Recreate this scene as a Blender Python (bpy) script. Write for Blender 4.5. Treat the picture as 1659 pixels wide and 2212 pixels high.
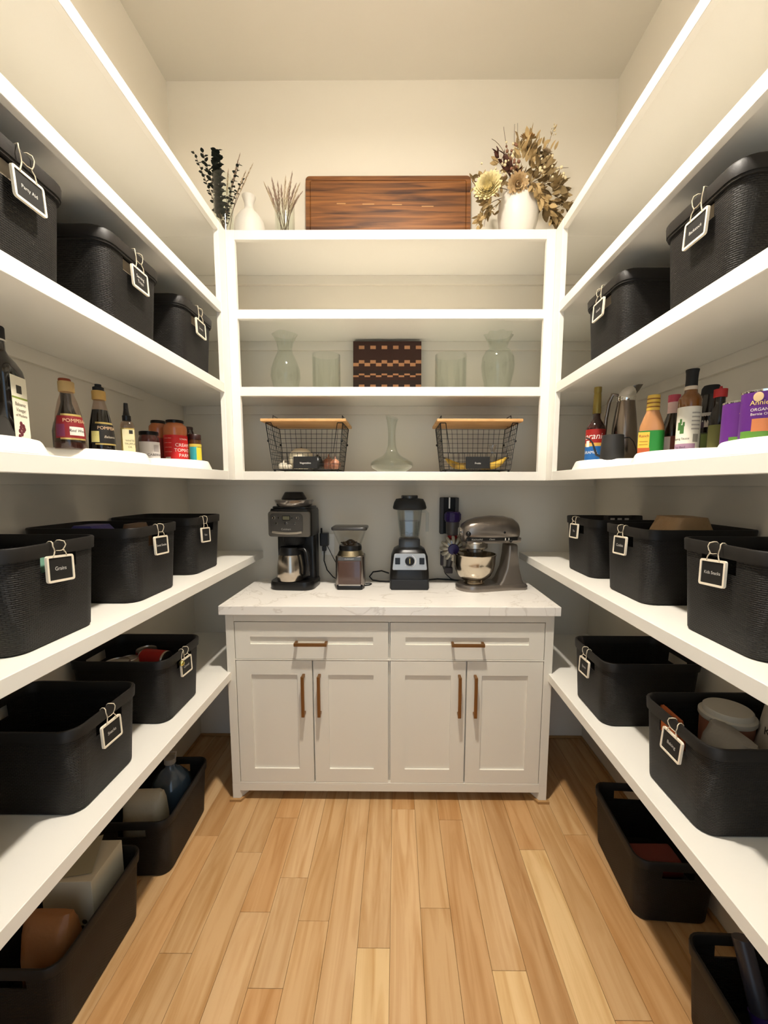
import bpy, bmesh, math, random
from mathutils import Vector, Matrix
import numpy as np
random.seed(7)
S = bpy.context.scene
for o in list(bpy.data.objects): bpy.data.objects.remove(o)
COL = S.collection
PI = math.pi
# ------------------------------------------------------------------ camera
CR = np.array([[0.9999678021178424, 0.007768816600444956, 0.0020100289152773982],
               [-0.00748922438445843, 0.993459484524787, -0.1139393001815602],
               [-0.0028820558167449873, 0.11392057801983407, 0.9934856796440984]])
CC = np.array([0.030350922431871222, 0.0, 1.473885731244174])
FPX, PPX, PPY = 900.0, 829.5 + 19.9822, 1106 + 46.0269
cam_d = bpy.data.cameras.new('camera'); cam = bpy.data.objects.new('camera', cam_d); COL.objects.link(cam)
mw = Matrix.Identity(4)
for i in range(3):
    mw[i][0] = CR[0][i]; mw[i][1] = CR[2][i]; mw[i][2] = -CR[1][i]; mw[i][3] = CC[i]
cam.matrix_world = mw
cam_d.sensor_fit = 'HORIZONTAL'; cam_d.sensor_width = 36.0
cam_d.lens = 36.0 * FPX / 1659.0
cam_d.shift_x = -(PPX - 829.5) / 1659.0
cam_d.shift_y = (PPY - 1106.0) / 1659.0
cam_d.clip_start = 0.02; cam_d.clip_end = 50
S.camera = cam

def at(u, v, X=None, Y=None, Z=None):
    """point of the room seen at a measured position, on a known plane of the room"""
    q = np.array([(u - PPX) / FPX, 1.0, -(v - PPY) / FPX]); r = CR.T @ q
    if X is not None: t = (X - CC[0]) / r[0]
    elif Y is not None: t = (Y - CC[1]) / r[1]
    else: t = (Z - CC[2]) / r[2]
    return Vector(CC + t * r)
# ------------------------------------------------------------------ world, exposure
w = bpy.data.worlds.new('hallway_ambient'); S.world = w; w.use_nodes = True
w.node_tree.nodes['Background'].inputs[0].default_value = (0.62, 0.80, 1.0, 1)
w.node_tree.nodes['Background'].inputs[1].default_value = 1.6
S.view_settings.view_transform = 'Standard'; S.view_settings.look = 'None'
S.view_settings.gamma = 1.0; S.view_settings.use_curve_mapping = False
S.view_settings.exposure = 0.0
LAMP_STRENGTH = 1250.0
SPOT_POWER = 230.0
LAMP_COLOR = (1.0, .92, .81, 1)
LAMP_POS = (0.0, 1.02, 3.27)

# ------------------------------------------------------------------ materials
def lin(c):
    if isinstance(c, str):
        c = c.lstrip('#'); c = [int(c[i:i+2], 16) / 255 for i in (0, 2, 4)]
    return tuple((x / 12.92 if x <= .04045 else ((x + .055) / 1.055) ** 2.4) for x in c) + (1.0,)
MATS = {}
def mat(name, col='#808080', rough=.5, metal=0.0, spec=.5, trans=0.0, ior=1.45, coat=0.0, bump=None, sub=0.0):
    if name in MATS: return MATS[name]
    m = bpy.data.materials.new(name); m.use_nodes = True; MATS[name] = m
    b = m.node_tree.nodes['Principled BSDF']
    b.inputs['Base Color'].default_value = lin(col); b.inputs['Roughness'].default_value = rough
    b.inputs['Metallic'].default_value = metal; b.inputs['Specular IOR Level'].default_value = spec
    b.inputs['Transmission Weight'].default_value = trans; b.inputs['IOR'].default_value = ior
    b.inputs['Coat Weight'].default_value = coat
    if bump:
        nt = m.node_tree; n = nt.nodes.new('ShaderNodeTexNoise'); bp = nt.nodes.new('ShaderNodeBump')
        tc = nt.nodes.new('ShaderNodeTexCoord')
        n.inputs['Scale'].default_value = bump[0]; n.inputs['Detail'].default_value = 3
        bp.inputs['Strength'].default_value = bump[1]; bp.inputs['Distance'].default_value = bump[2] if len(bump) > 2 else .002
        nt.links.new(tc.outputs['Object'], n.inputs['Vector'])
        nt.links.new(n.outputs['Fac'], bp.inputs['Height']); nt.links.new(bp.outputs[0], b.inputs['Normal'])
    return m
def nodes(m): return m.node_tree.nodes, m.node_tree.links
def glass(name, tint='#ffffff', rough=0.0, refl=1.0, dens=.03):
    """thin clear wall: transparent with a Fresnel reflection"""
    if name in MATS: return MATS[name]
    m = bpy.data.materials.new(name); m.use_nodes = True; MATS[name] = m
    N, L = nodes(m); N.clear()
    out = N.new('ShaderNodeOutputMaterial'); tr = N.new('ShaderNodeBsdfTransparent'); gl = N.new('ShaderNodeBsdfGlossy')
    mx = N.new('ShaderNodeMixShader'); fr = N.new('ShaderNodeLayerWeight'); mul = N.new('ShaderNodeMath')
    fr.inputs['Blend'].default_value = .35
    mul.operation = 'MULTIPLY_ADD'; mul.inputs[1].default_value = refl * .75; mul.inputs[2].default_value = dens
    tr.inputs[0].default_value = lin(tint); gl.inputs[0].default_value = (1, 1, 1, 1); gl.inputs['Roughness'].default_value = max(rough, .02)
    L.new(fr.outputs['Facing'], mul.inputs[0])
    pw = N.new('ShaderNodeMath'); pw.operation = 'POWER'; pw.inputs[1].default_value = 3.0
    L.new(fr.outputs['Facing'], pw.inputs[0]); L.new(pw.outputs[0], mul.inputs[0])
    L.new(mul.outputs[0], mx.inputs[0]); L.new(tr.outputs[0], mx.inputs[1]); L.new(gl.outputs[0], mx.inputs[2]); L.new(mx.outputs[0], out.inputs[0])
    return m

WALL = mat('wall_paint', '#e4ddce', .75, bump=(180, .08, .001))
CEIL = mat('ceiling_paint', '#e2dccf', .85)
WHITE = mat('shelf_paint', '#f0ece2', .42)
CABW = mat('cabinet_paint', '#e6e1d4', .40)
BLACK = mat('black_plastic', '#0c0b0b', .35)
MBLACK = mat('matte_black', '#0d0d0d', .7)
STEEL = mat('brushed_steel', '#b9b2a8', .28, 1.0)
CHROME = mat('chrome', '#e8e6e2', .08, 1.0)
DKSTEEL = mat('dark_steel', '#77736e', .3, 1.0)
BRONZE = mat('bronze_pull', '#8a6238', .38, .75)
CLEAR = glass('clear_glass', '#fafcfa', 0.0, 1.25, .02)
CLEARP = glass('clear_plastic', '#f3f5f5', .05, .8, .03)
WIRE = mat('black_wire', '#0a0a0a', .5)
PAPERW = mat('paper_white', '#ece8df', .6)
TWINE = mat('twine', '#cdbfa5', .9)
KRAFT = mat('kraft_paper', '#a8865c', .8, bump=(60, .5, .004))
CORD = mat('black_cord', '#080808', .5)

def lever(m, noise_scale, c1, c2, vec=(1, 1, 1), detail=6, dist=0.0, lo=.3, hi=.7, coord='Object', rand=False, bump=0):
    N, L = nodes(m); b = N['Principled BSDF']
    tc = N.new('ShaderNodeTexCoord'); mp = N.new('ShaderNodeMapping'); mp.inputs['Scale'].default_value = vec
    n = N.new('ShaderNodeTexNoise'); n.inputs['Scale'].default_value = noise_scale; n.inputs['Detail'].default_value = detail
    n.inputs['Distortion'].default_value = dist
    r = N.new('ShaderNodeValToRGB'); r.color_ramp.elements[0].position = lo; r.color_ramp.elements[1].position = hi
    r.color_ramp.elements[0].color = lin(c1); r.color_ramp.elements[1].color = lin(c2)
    if rand:
        oi = N.new('ShaderNodeObjectInfo'); sc = N.new('ShaderNodeVectorMath'); sc.operation = 'SCALE'
        cb = N.new('ShaderNodeCombineXYZ'); L.new(oi.outputs['Random'], cb.inputs[0]); L.new(oi.outputs['Random'], cb.inputs[1])
        L.new(cb.outputs[0], sc.inputs[0]); sc.inputs['Scale'].default_value = 37.0
        ad = N.new('ShaderNodeVectorMath'); L.new(tc.outputs[coord], ad.inputs[0]); L.new(sc.outputs[0], ad.inputs[1]); L.new(ad.outputs[0], mp.inputs[0])
    else: L.new(tc.outputs[coord], mp.inputs[0])
    L.new(mp.outputs[0], n.inputs['Vector']); L.new(n.outputs['Fac'], r.inputs[0]); L.new(r.outputs[0], b.inputs['Base Color'])
    if bump:
        bp = N.new('ShaderNodeBump'); bp.inputs['Strength'].default_value = bump; bp.inputs['Distance'].default_value = .002
        L.new(n.outputs['Fac'], bp.inputs['Height']); L.new(bp.outputs[0], b.inputs['Normal'])
    return n, r
# oak planks: object colour carries the board's own tone
OAK = mat('oak_plank', '#c8a06c', .42, spec=.35)
n, r = lever(OAK, 3.0, '#e3d4bd', '#ffffff', vec=(8, .6, 1), detail=7, dist=1.1, lo=.34, hi=.60, rand=True)
N, L = nodes(OAK); oi = N.new('ShaderNodeObjectInfo'); mx = N.new('ShaderNodeMix'); mx.data_type = 'RGBA'; mx.blend_type = 'MULTIPLY'; mx.inputs[0].default_value = 1
L.new(oi.outputs['Color'], mx.inputs[6]); L.new(r.outputs[0], mx.inputs[7]); L.new(mx.outputs[2], N['Principled BSDF'].inputs['Base Color'])
ACACIA = mat('acacia_wood', '#8a5528', .45); lever(ACACIA, 3.6, '#3f1f0a', '#9a6230', vec=(.55, 1, 12), detail=9, dist=.9, lo=.33, hi=.66)
PINE = mat('pine_lid', '#d9a86c', .5); lever(PINE, 4, '#c48f55', '#dfb27a', vec=(2, 12, 1), detail=5)
QUARTZ = mat('quartz_top', '#f1ece4', .18)
N, L = nodes(QUARTZ); tc = N.new('ShaderNodeTexCoord'); wv = N.new('ShaderNodeTexNoise'); wv.inputs['Scale'].default_value = 2.2; wv.inputs['Detail'].default_value = 6; wv.inputs['Distortion'].default_value = 2.5
rr = N.new('ShaderNodeValToRGB'); e = rr.color_ramp.elements; e[0].position = .485; e[0].color = lin('#f1ece4'); e[1].position = .515; e[1].color = lin('#f1ece4')
k = e.new(.5); k.color = lin('#ddd6cc')
L.new(tc.outputs['Object'], wv.inputs['Vector']); L.new(wv.outputs['Fac'], rr.inputs[0]); L.new(rr.outputs[0], N['Principled BSDF'].inputs['Base Color'])
# woven charcoal bin: fine dashes in rows, taken along the wall (UV in metres)
WOVEN = mat('charcoal_weave', '#1b1815', .55, spec=.35)
N, L = nodes(WOVEN); tc = N.new('ShaderNodeTexCoord'); bk = N.new('ShaderNodeTexBrick'); bp = N.new('ShaderNodeBump')
bk.inputs['Scale'].default_value = 1.0; bk.inputs['Brick Width'].default_value = .011; bk.inputs['Row Height'].default_value = .0046
bk.inputs['Mortar Size'].default_value = .0011; bk.inputs['Mortar Smooth'].default_value = .8
bk.inputs['Color1'].default_value = (1, 1, 1, 1); bk.inputs['Color2'].default_value = (.75, .75, .75, 1); bk.inputs['Mortar'].default_value = (0, 0, 0, 1)
bp.inputs['Strength'].default_value = 1.0; bp.inputs['Distance'].default_value = .0018
L.new(tc.outputs['UV'], bk.inputs['Vector']); L.new(bk.outputs['Color'], bp.inputs['Height']); L.new(bp.outputs[0], N['Principled BSDF'].inputs['Normal'])
BINRIM = mat('charcoal_rim', '#1d1a17', .5, spec=.35, bump=(900, .25, .0006))
STONEW = mat('white_ceramic', '#e9e4da', .45, bump=(25, .2, .004))
LEAFD = mat('dark_eucalyptus', '#182018', .6); LEAFB = mat('dried_leaf', '#8d7750', .75); LEAFT = mat('dried_tan', '#b59a6a', .8)
STEMB = mat('dried_stem', '#5d4a34', .8); PLUME = mat('pampas_plume', '#9c8370', .95); PLUMEL = mat('pale_plume', '#c4b092', .95)
BERRY = mat('berry_cream', '#e6d6ae', .6); BERRYB = mat('berry_brown', '#8a6048', .6); PETALC = mat('petal_cream', '#e8d9a4', .7); PETALT = mat('petal_tan', '#c49a60', .75)

# ------------------------------------------------------------------ mesh builders
class MB:
    def __init__(s): s.v = []; s.f = []; s.uv = {}
    def add(s, vs, fs):
        o = len(s.v); s.v += [tuple(p) for p in vs]; s.f += [tuple(i + o for i in f) for f in fs]; return s
    def box(s, x0, x1, y0, y1, z0, z1):
        x0, x1 = sorted((x0, x1)); y0, y1 = sorted((y0, y1)); z0, z1 = sorted((z0, z1))
        return s.add([(x0,y0,z0),(x1,y0,z0),(x1,y1,z0),(x0,y1,z0),(x0,y0,z1),(x1,y0,z1),(x1,y1,z1),(x0,y1,z1)],
                     [(0,3,2,1),(4,5,6,7),(0,1,5,4),(1,2,6,5),(2,3,7,6),(3,0,4,7)])
    def loft(s, rings, cap0=True, cap1=True, closed=True):
        n = len(rings[0]); vs = [p for r in rings for p in r]; fs = []
        for i in range(len(rings) - 1):
            for j in range(n if closed else n - 1):
                k = (j + 1) % n; fs.append((i*n+j, i*n+k, (i+1)*n+k, (i+1)*n+j))
        if cap0: fs.append(tuple(range(n - 1, -1, -1)))
        if cap1: fs.append(tuple((len(rings)-1)*n + j for j in range(n)))
        return s.add(vs, fs)
    def lathe(s, prof, n=32, c=(0, 0, 0), sx=1, sy=1):
        rings = [[(c[0] + r*sx*math.cos(2*PI*j/n), c[1] + r*sy*math.sin(2*PI*j/n), c[2] + z) for j in range(n)] for r, z in prof]
        return s.loft(rings, prof[0][0] > 1e-6, prof[-1][0] > 1e-6)
    def tube(s, pts, r, n=8, closed=False):
        pts = [Vector(p) for p in pts]; rings = []; m = len(pts); up = Vector((0, 0, 1)); prev = None
        for i, p in enumerate(pts):
            a = pts[(i - 1) % m] if (closed or i > 0) else p; b = pts[(i + 1) % m] if (closed or i < m - 1) else p
            t = (b - a).normalized()
            if prev is None:
                ref = up if abs(t.z) < .9 else Vector((1, 0, 0)); u = t.cross(ref).normalized()
            else: u = (prev - t * prev.dot(t)).normalized()
            prev = u; v = t.cross(u); rad = r[i] if isinstance(r, (list, tuple)) else r
            rings.append([p + (u * math.cos(2*PI*j/n) + v * math.sin(2*PI*j/n)) * rad for j in range(n)])
        if closed: rings.append(rings[0]); return s.loft(rings, False, False)
        return s.loft(rings)
    def sphere(s, c, r, n=12, m=8, sx=1, sy=1, sz=1):
        prof = [(r*math.sin(PI*i/m), -r*sz*math.cos(PI*i/m)) for i in range(m + 1)]
        prof[0] = (r*.02, prof[0][1]); prof[-1] = (r*.02, prof[-1][1])
        return s.lathe(prof, n, c, sx, sy)
    def prism(s, pts, d0, d1, axis='y'):
        """outline of (a,b) pairs extruded along axis from d0 to d1"""
        f = {'y': lambda a, b, d: (a, d, b), 'x': lambda a, b, d: (d, a, b), 'z': lambda a, b, d: (a, b, d)}[axis]
        return s.loft([[f(a, b, d0) for a, b in pts], [f(a, b, d1) for a, b in pts]])
    def xf(s, m):
        s.v = [tuple(m @ Vector(p)) for p in s.v]; return s
    def build(s, name, m, parent=None, smooth=40, bevel=0, seg=2, loc=None, fix=True):
        me = bpy.data.meshes.new(name); me.from_pydata(s.v, [], s.f)
        bm = bmesh.new(); bm.from_mesh(me)
        if fix: bmesh.ops.recalc_face_normals(bm, faces=bm.faces)
        if bevel:
            es = [e for e in bm.edges if len(e.link_faces) == 2 and e.calc_face_angle(0) > .6]
            bmesh.ops.bevel(bm, geom=es, offset=bevel, segments=seg, profile=.6, affect='EDGES')
        bm.to_mesh(me); bm.free()
        if smooth:
            for p in me.polygons: p.use_smooth = True
            me.set_sharp_from_angle(angle=math.radians(smooth))
        if m: me.materials.append(m)
        o = bpy.data.objects.new(name, me); COL.objects.link(o)
        if parent: o.parent = parent
        if loc is not None: o.location = loc
        return o
def rrect(w, d, r, n=5, cx=0, cy=0):
    """rounded rectangle outline, counter-clockwise"""
    r = min(r, w/2 - 1e-4, d/2 - 1e-4); out = []
    for sx, sy, a0 in ((1, 1, 0), (-1, 1, 90), (-1, -1, 180), (1, -1, 270)):
        for i in range(n + 1):
            a = math.radians(a0 + 90 * i / n); out.append((cx + sx*(w/2 - r) + r*math.cos(a), cy + sy*(d/2 - r) + r*math.sin(a)))
    return out
def ring(pts, z): return [(x, y, z) for x, y in pts]
def thing(name, label, cat, loc=(0, 0, 0), rz=0, group=None):
    o = bpy.data.objects.new(name, None); COL.objects.link(o); o.empty_display_size = .02
    o.location = loc; o.rotation_euler = (0, 0, rz); o['label'] = label; o['category'] = cat
    if group: o['group'] = group
    return o
def tag(o, label, cat, group=None):
    o['label'] = label; o['category'] = cat
    if group: o['group'] = group
    return o
def struct(o): o['kind'] = 'structure'; return o
_tx = {}
def text_mesh(txt, size, align='CENTER', shear=0.0):
    key = (txt, size, align, shear)
    if key in _tx: return _tx[key]
    cu = bpy.data.curves.new('lettering', 'FONT'); cu.body = txt; cu.size = size; cu.align_x = align; cu.align_y = 'CENTER'; cu.resolution_u = 3; cu.shear = shear
    o = bpy.data.objects.new('lettering', cu); COL.objects.link(o); bpy.context.view_layer.update()
    dg = bpy.context.evaluated_depsgraph_get(); me = bpy.data.meshes.new_from_object(o.evaluated_get(dg))
    bpy.data.objects.remove(o); _tx[key] = me; return me
def lettering(txt, size, m, parent, mtx, r=None, shear=0.0, sx=1.0):
    """flat print: text lies in its local XY plane, moved by mtx; r bends it round a vertical cylinder of radius r"""
    src = text_mesh(txt, size, 'CENTER', shear); me = src.copy(); me.name = 'lettering'
    for v in me.vertices:
        x, y = v.co.x * sx, v.co.y
        if r: p = Vector((r*math.sin(x / r), -r*math.cos(x / r), y))
        else: p = Vector((x, 0, y))
        v.co = mtx @ p
    me.materials.clear(); me.materials.append(m)
    o = bpy.data.objects.new('lettering', me); COL.objects.link(o); o.parent = parent; return o
def patch(prof, a0, a1, n=16):
    """part of a surface of revolution between two angles (degrees; 0 faces local -Y, positive turns to +X)"""
    mb = MB(); rows = []
    for r, z in prof: rows.append([(r*math.sin(math.radians(a0 + (a1-a0)*j/n)), -r*math.cos(math.radians(a0 + (a1-a0)*j/n)), z) for j in range(n + 1)])
    return mb.loft(rows, False, False, closed=False)
RZ = lambda a: Matrix.Rotation(math.radians(a), 4, 'Z')
T = lambda *a: Matrix.Translation(Vector(a))
# ------------------------------------------------------------------ the room
XW, YB, YF, ZC = 1.1267, 2.3152, -0.55, 3.4769      # side walls, back wall, door wall, ceiling
XS, YU = 0.7192, 1.9422                             # front of the side shelves, front of the back shelves
Z1, Z2, Z3, Z4, Z5, Z6 = 2.5753, 2.2478, 1.9159, 1.5375, 1.1068, 0.6316   # shelf tops
ZCT = 0.9466                                        # worktop
struct(MB().box(-XW - .1, XW + .1, YB, YB + .1, 0, ZC).build('wall_back', WALL, smooth=0))
struct(MB().box(-XW - .1, -XW, YF, YB, 0, ZC).build('wall_left', WALL, smooth=0))
struct(MB().box(XW, XW + .1, YF, YB, 0, ZC).build('wall_right', WALL, smooth=0))
fw = MB(); DW, DH = .46, 2.44
fw.box(-XW - .1, -DW, YF - .1, YF, 0, ZC); fw.box(DW, XW + .1, YF - .1, YF, 0, ZC); fw.box(-DW, DW, YF - .1, YF, DH, ZC)
struct(fw.build('wall_front', WALL, smooth=0))
struct(MB().box(-XW - .1, XW + .1, YF - .1, YB + .1, ZC, ZC + .1).build('ceiling', CEIL, smooth=0))
cas = MB(); cas.box(-DW - .08, -DW, YF, YF + .018, 0, DH + .08); cas.box(DW, DW + .08, YF, YF + .018, 0, DH + .08); cas.box(-DW, DW, YF, YF + .018, DH, DH + .08)
struct(cas.build('trim_1', WHITE, smooth=0, bevel=.002))
# floor: boards one by one on a dark underlay
floor = struct(MB().box(-XW - .1, XW + .1, YF - .1, YB + .1, -.06, -.0125).build('floor', mat('underlay', '#3a2814', .9), smooth=0))
P0, PW = 0.0135, 0.1045
JOINTS = {0: [1.176], 1: [1.7535, .42], 2: [1.305, .2], 3: [1.6936, .55], 4: [1.117, 2.1], 5: [.62], 6: [1.545, .35], 7: [1.0], 8: [1.62, .5],
          -1: [.71, 2.0], -2: [1.258, .3], -3: [1.414, 1.065], -4: [1.6984, 1.2856], -5: [1.522, .5], -6: [1.155], -7: [1.6, .6], -8: [.9], -9: [1.4]}
TONE = {'pale': '#d6b583', 'mid': '#bf9b6e', 'tan': '#b69064', 'warm': '#bb9263', 'light': '#c7a478'}
FORCE = {(0, 0): 'pale', (4, 0): 'pale', (6, 1): 'pale', (2, 1): 'mid', (3, 1): 'tan', (5, 1): 'tan', (4, 1): 'light', (6, 2): 'warm', (1, 1): 'light', (0, 1): 'light'}
rnd = random.Random(3)
for k in range(-12, 12):
    x0, x1 = P0 + (k - 1)*PW, P0 + k*PW
    x0, x1 = max(x0, -XW + .001), min(x1, XW - .001)
    if x1 - x0 < .01: continue
    ys = sorted(set([YF - .09] + JOINTS.get(k, [rnd.uniform(.3, 1.9)]) + [YB]))
    for i in range(len(ys) - 1):
        y0, y1 = ys[i], ys[i + 1]; cx, cy = (x0 + x1)/2, (y0 + y1)/2
        p = MB().box(x0 - cx + .0004, x1 - cx - .0004, y0 - cy + .0004, y1 - cy - .0004, -.012, 0).build('plank', OAK, floor, smooth=0, bevel=.0007, seg=1, loc=(cx, cy, rnd.uniform(-.0003, 0)))
        t = FORCE.get((k, i)) or rnd.choice(['mid', 'tan', 'warm', 'mid', 'light'])
        c = lin(TONE[t]); j = rnd.uniform(.95, 1.05); p.color = (c[0]*j, c[1]*j, c[2]*j, 1)
# baseboards and the small shoe moulding round the cabinet feet
def base(name, x0, x1, y0, y1): struct(MB().box(x0, x1, y0, y1, 0, .012).build(name, mat('oak_shoe', '#a98150', .5), smooth=0, bevel=.005))
base('baseboard_left', -XW, -XW + .014, YF, YB - .014); base('baseboard_right', XW - .014, XW, YF, YB - .014); base('baseboard_back', -XW, XW, YB - .014, YB)

# ------------------------------------------------------------------ ceiling lamp (a shallow drum hung close under the ceiling)
lamp = thing('ceiling_lamp', 'small white drum ceiling lamp in the middle of the pantry', 'lamp', LAMP_POS)
def glow(name, k):
    m = bpy.data.materials.new(name); m.use_nodes = True; b = m.node_tree.nodes['Principled BSDF']
    b.inputs['Base Color'].default_value = (.9, .9, .9, 1); b.inputs['Emission Color'].default_value = LAMP_COLOR; b.inputs['Emission Strength'].default_value = k
    return m
MB().lathe([(.0725, -.004), (.001, -.004)], 32).build('diffuser', glow('lamp_diffuser', LAMP_STRENGTH), lamp, smooth=0)
MB().lathe([(.074, -.003), (.074, .05)], 32).build('shade', glow('lamp_shade', LAMP_STRENGTH*.12), lamp)
sp = bpy.data.lights.new('lamp_beam', 'SPOT'); sp.energy = SPOT_POWER; sp.color = LAMP_COLOR[:3]; sp.spot_size = math.radians(130); sp.spot_blend = 1.0; sp.shadow_soft_size = .06
so = bpy.data.objects.new('lamp_beam', sp); COL.objects.link(so); so.parent = lamp; so.location = (0, 0, -.012)
MB().lathe([(.0735, .05), (.012, .052), (.012, .19), (.06, .193), (.06, ZC - LAMP_POS[2])], 24).build('canopy', WHITE, lamp)

# ------------------------------------------------------------------ shelving
def board(parent, x0, x1, y0, y1, zt, th=.018):
    return MB().box(x0, x1, y0, y1, zt - th, zt).build('shelf', WHITE, parent, smooth=0, bevel=.001, seg=1)
NOS = .0400
ORD = ('top', 'second', 'third', 'fourth')
for i, z in enumerate((Z1, Z2, Z3, Z4)):
    t = thing('wall_shelf', f'{ORD[i]} white shelf from the top on the back wall', 'shelf')
    board(t, -XW, XW, YU + .02, YB, z)
    MB().box(-XS, XS, YU, YU + .02, z - NOS, z).build('front_rail', WHITE, t, smooth=0, bevel=.0015, seg=1)
    MB().box(-XW + .02, XW - .02, YB - .018, YB, z - .063, z - .0182).build('cleat', WALL, t, smooth=0, bevel=.001, seg=1)
def side(sx, nm):
    o = MB().box(sx*.6788, sx*XS, YU - .0012, YU + .021, Z4 - NOS, Z1 + .0003).build('shelf_stile', WHITE, smooth=0, bevel=.0015, seg=1)
    tag(o, f'white upright stile of the back shelves on the {nm}', 'post')
    for i, z in enumerate((Z1, Z2, Z3, Z4)):
        t = thing('wall_shelf', f'{ORD[i]} white shelf from the top on the {nm}', 'shelf')
        board(t, sx*(XS + .02), sx*XW, YF, YU + .0195, z)
        MB().box(sx*XS, sx*(XS + .02), YF, YU - .0015, z - NOS, z).build('front_rail', WHITE, t, smooth=0, bevel=.0015, seg=1)
        MB().box(sx*(XW - .018), sx*XW, YF, YU - .01, z - .063, z - .0182).build('cleat', WALL, t, smooth=0, bevel=.001, seg=1)
    o = MB().box(sx*(XS - .0012), sx*(XS + .021), 1.868, YU - .0012, Z4 - NOS, Z1 + .0003).build('corner_post', WHITE, smooth=0, bevel=.0015, seg=1)
    tag(o, f'white corner post ending the long shelves on the {nm}', 'post')
    for z, nn in ((Z5, 'middle'), (Z6, 'lowest')):
        t = thing('wall_shelf', f'{nn} long white wall shelf on the {nm}', 'shelf')
        MB().box(sx*XS, sx*XW, YF, YB, z - .0375, z).build('slab', WHITE, t, smooth=0, bevel=.0015, seg=1)
        MB().box(sx*(XW - .018), sx*XW, YF, YB - .01, z - .082, z - .0375).build('cleat', WALL, t, smooth=0, bevel=.001, seg=1)
side(-1, 'side with the sauce jars'); side(1, 'side with the steel carafe')

# ------------------------------------------------------------------ base cabinet and worktop
FY = 1.801
cab = thing('base_cabinet', 'off-white shaker base cabinet with two drawers and four doors', 'cabinet', (0, 0, 0))
XK = .7344
body = MB(); body.box(-XK, XK, FY + .022, YB, .085, .9063)
body.build('carcass', CABW, cab, smooth=0)
ff = MB()
for a in (-1, 1): ff.box(a*XK, a*.697, FY, FY + .022, .085, .9063)
ff.box(-.697, .697, FY, FY + .022, .869, .9063); ff.box(-.697, .697, FY, FY + .022, .085, .0925); ff.box(-.697, .697, FY, FY + .022, .6885, .6935)
ff.box(-.0017, .0017, FY + .001, FY + .022, .0925, .869)
ff.build('face_frame', CABW, cab, smooth=0, bevel=.0008, seg=1)
MB().box(-.6995, .6995, FY, FY + .02, .049, .0849).build('bottom_rail', CABW, cab, smooth=0, bevel=.001, seg=1)
for a in (-1, 1):
    MB().prism([(a*XK, FY), (a*.700, FY), (a*.655, FY + .085), (a*.655, FY + .45), (a*XK, FY + .45)], 0, .0849, 'z').build('foot', CABW, cab, smooth=0)
MB().box(-.66, .66, FY + .085, FY + .1, 0, .0855).build('toe_kick', CABW, cab, smooth=0)
def shaker(name, x0, x1, z0, z1, fr, parent):
    y0 = FY + .0012; mb = MB()
    mb.box(x0, x0 + fr, y0, y0 + .02, z0, z1); mb.box(x1 - fr, x1, y0, y0 + .02, z0, z1)
    mb.box(x0 + fr, x1 - fr, y0, y0 + .02, z1 - fr, z1); mb.box(x0 + fr, x1 - fr, y0, y0 + .02, z0, z0 + fr)
    o = mb.build(name, CABW, parent, smooth=0)
    MB().box(x0 + fr - .003, x1 - fr + .003, y0 + .0075, y0 + .018, z0 + fr - .003, z1 - fr + .003).build('panel', CABW, o, smooth=0)
    return o
def pull(c, length, vert, parent):
    mb = MB(); y = FY; h = length/2
    for s in (-1, 1):
        if vert: mb.box(c[0] - .006, c[0] + .006, y - .03, y + .0015, c[1] + s*(h - .012), c[1] + s*h)
        else: mb.box(c[0] + s*(h - .012), c[0] + s*h, y - .03, y + .0015, c[1] - .006, c[1] + .006)
    if vert: mb.box(c[0] - .007, c[0] + .007, y - .036, y - .026, c[1] - h, c[1] + h)
    else: mb.box(c[0] - h, c[0] + h, y - .036, y - .026, c[1] - .007, c[1] + .007)
    mb.build('pull_handle', BRONZE, parent, smooth=0, bevel=.0015)
g = .0032
for x0, x1 in ((-.697, -.0017), (.0017, .697)):
    d = shaker('drawer', x0 + g, x1 - g, .6935 + g*.6, .869 - g, .068, cab); pull(((x0 + x1)/2, .7735), .146, False, d)
for x0, x1, hx in ((-.697, -.347, -.388), (-.347, -.0017, -.316), (.0017, .349, .3165), (.349, .697, .388)):
    d = shaker('door', x0 + g, x1 - g, .0925 + g*.5, .6885 - g*.6, .067, cab); pull((hx, .53), .19, True, d)
wt = MB().box(-.752, .752, 1.7745, YB, .9063, ZCT).build('worktop', QUARTZ, smooth=0, bevel=.002)
tag(wt, 'white veined quartz worktop on the base cabinet', 'worktop')
for i, a in enumerate((-1, 1)):
    pts = [(a*(XK + .012), FY - .012), (a*.694, FY - .012), (a*.648, FY + .079), (a*.656, FY + .084), (a*.7, FY - .0005), (a*(XK + .0005), FY - .0005), (a*(XK + .0005), FY + .1), (a*(XK + .012), FY + .1)]
    struct(MB().prism(pts, 0, .012, 'z').build(f'trim_{i + 2}', mat('oak_shoe'), smooth=0))
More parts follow.
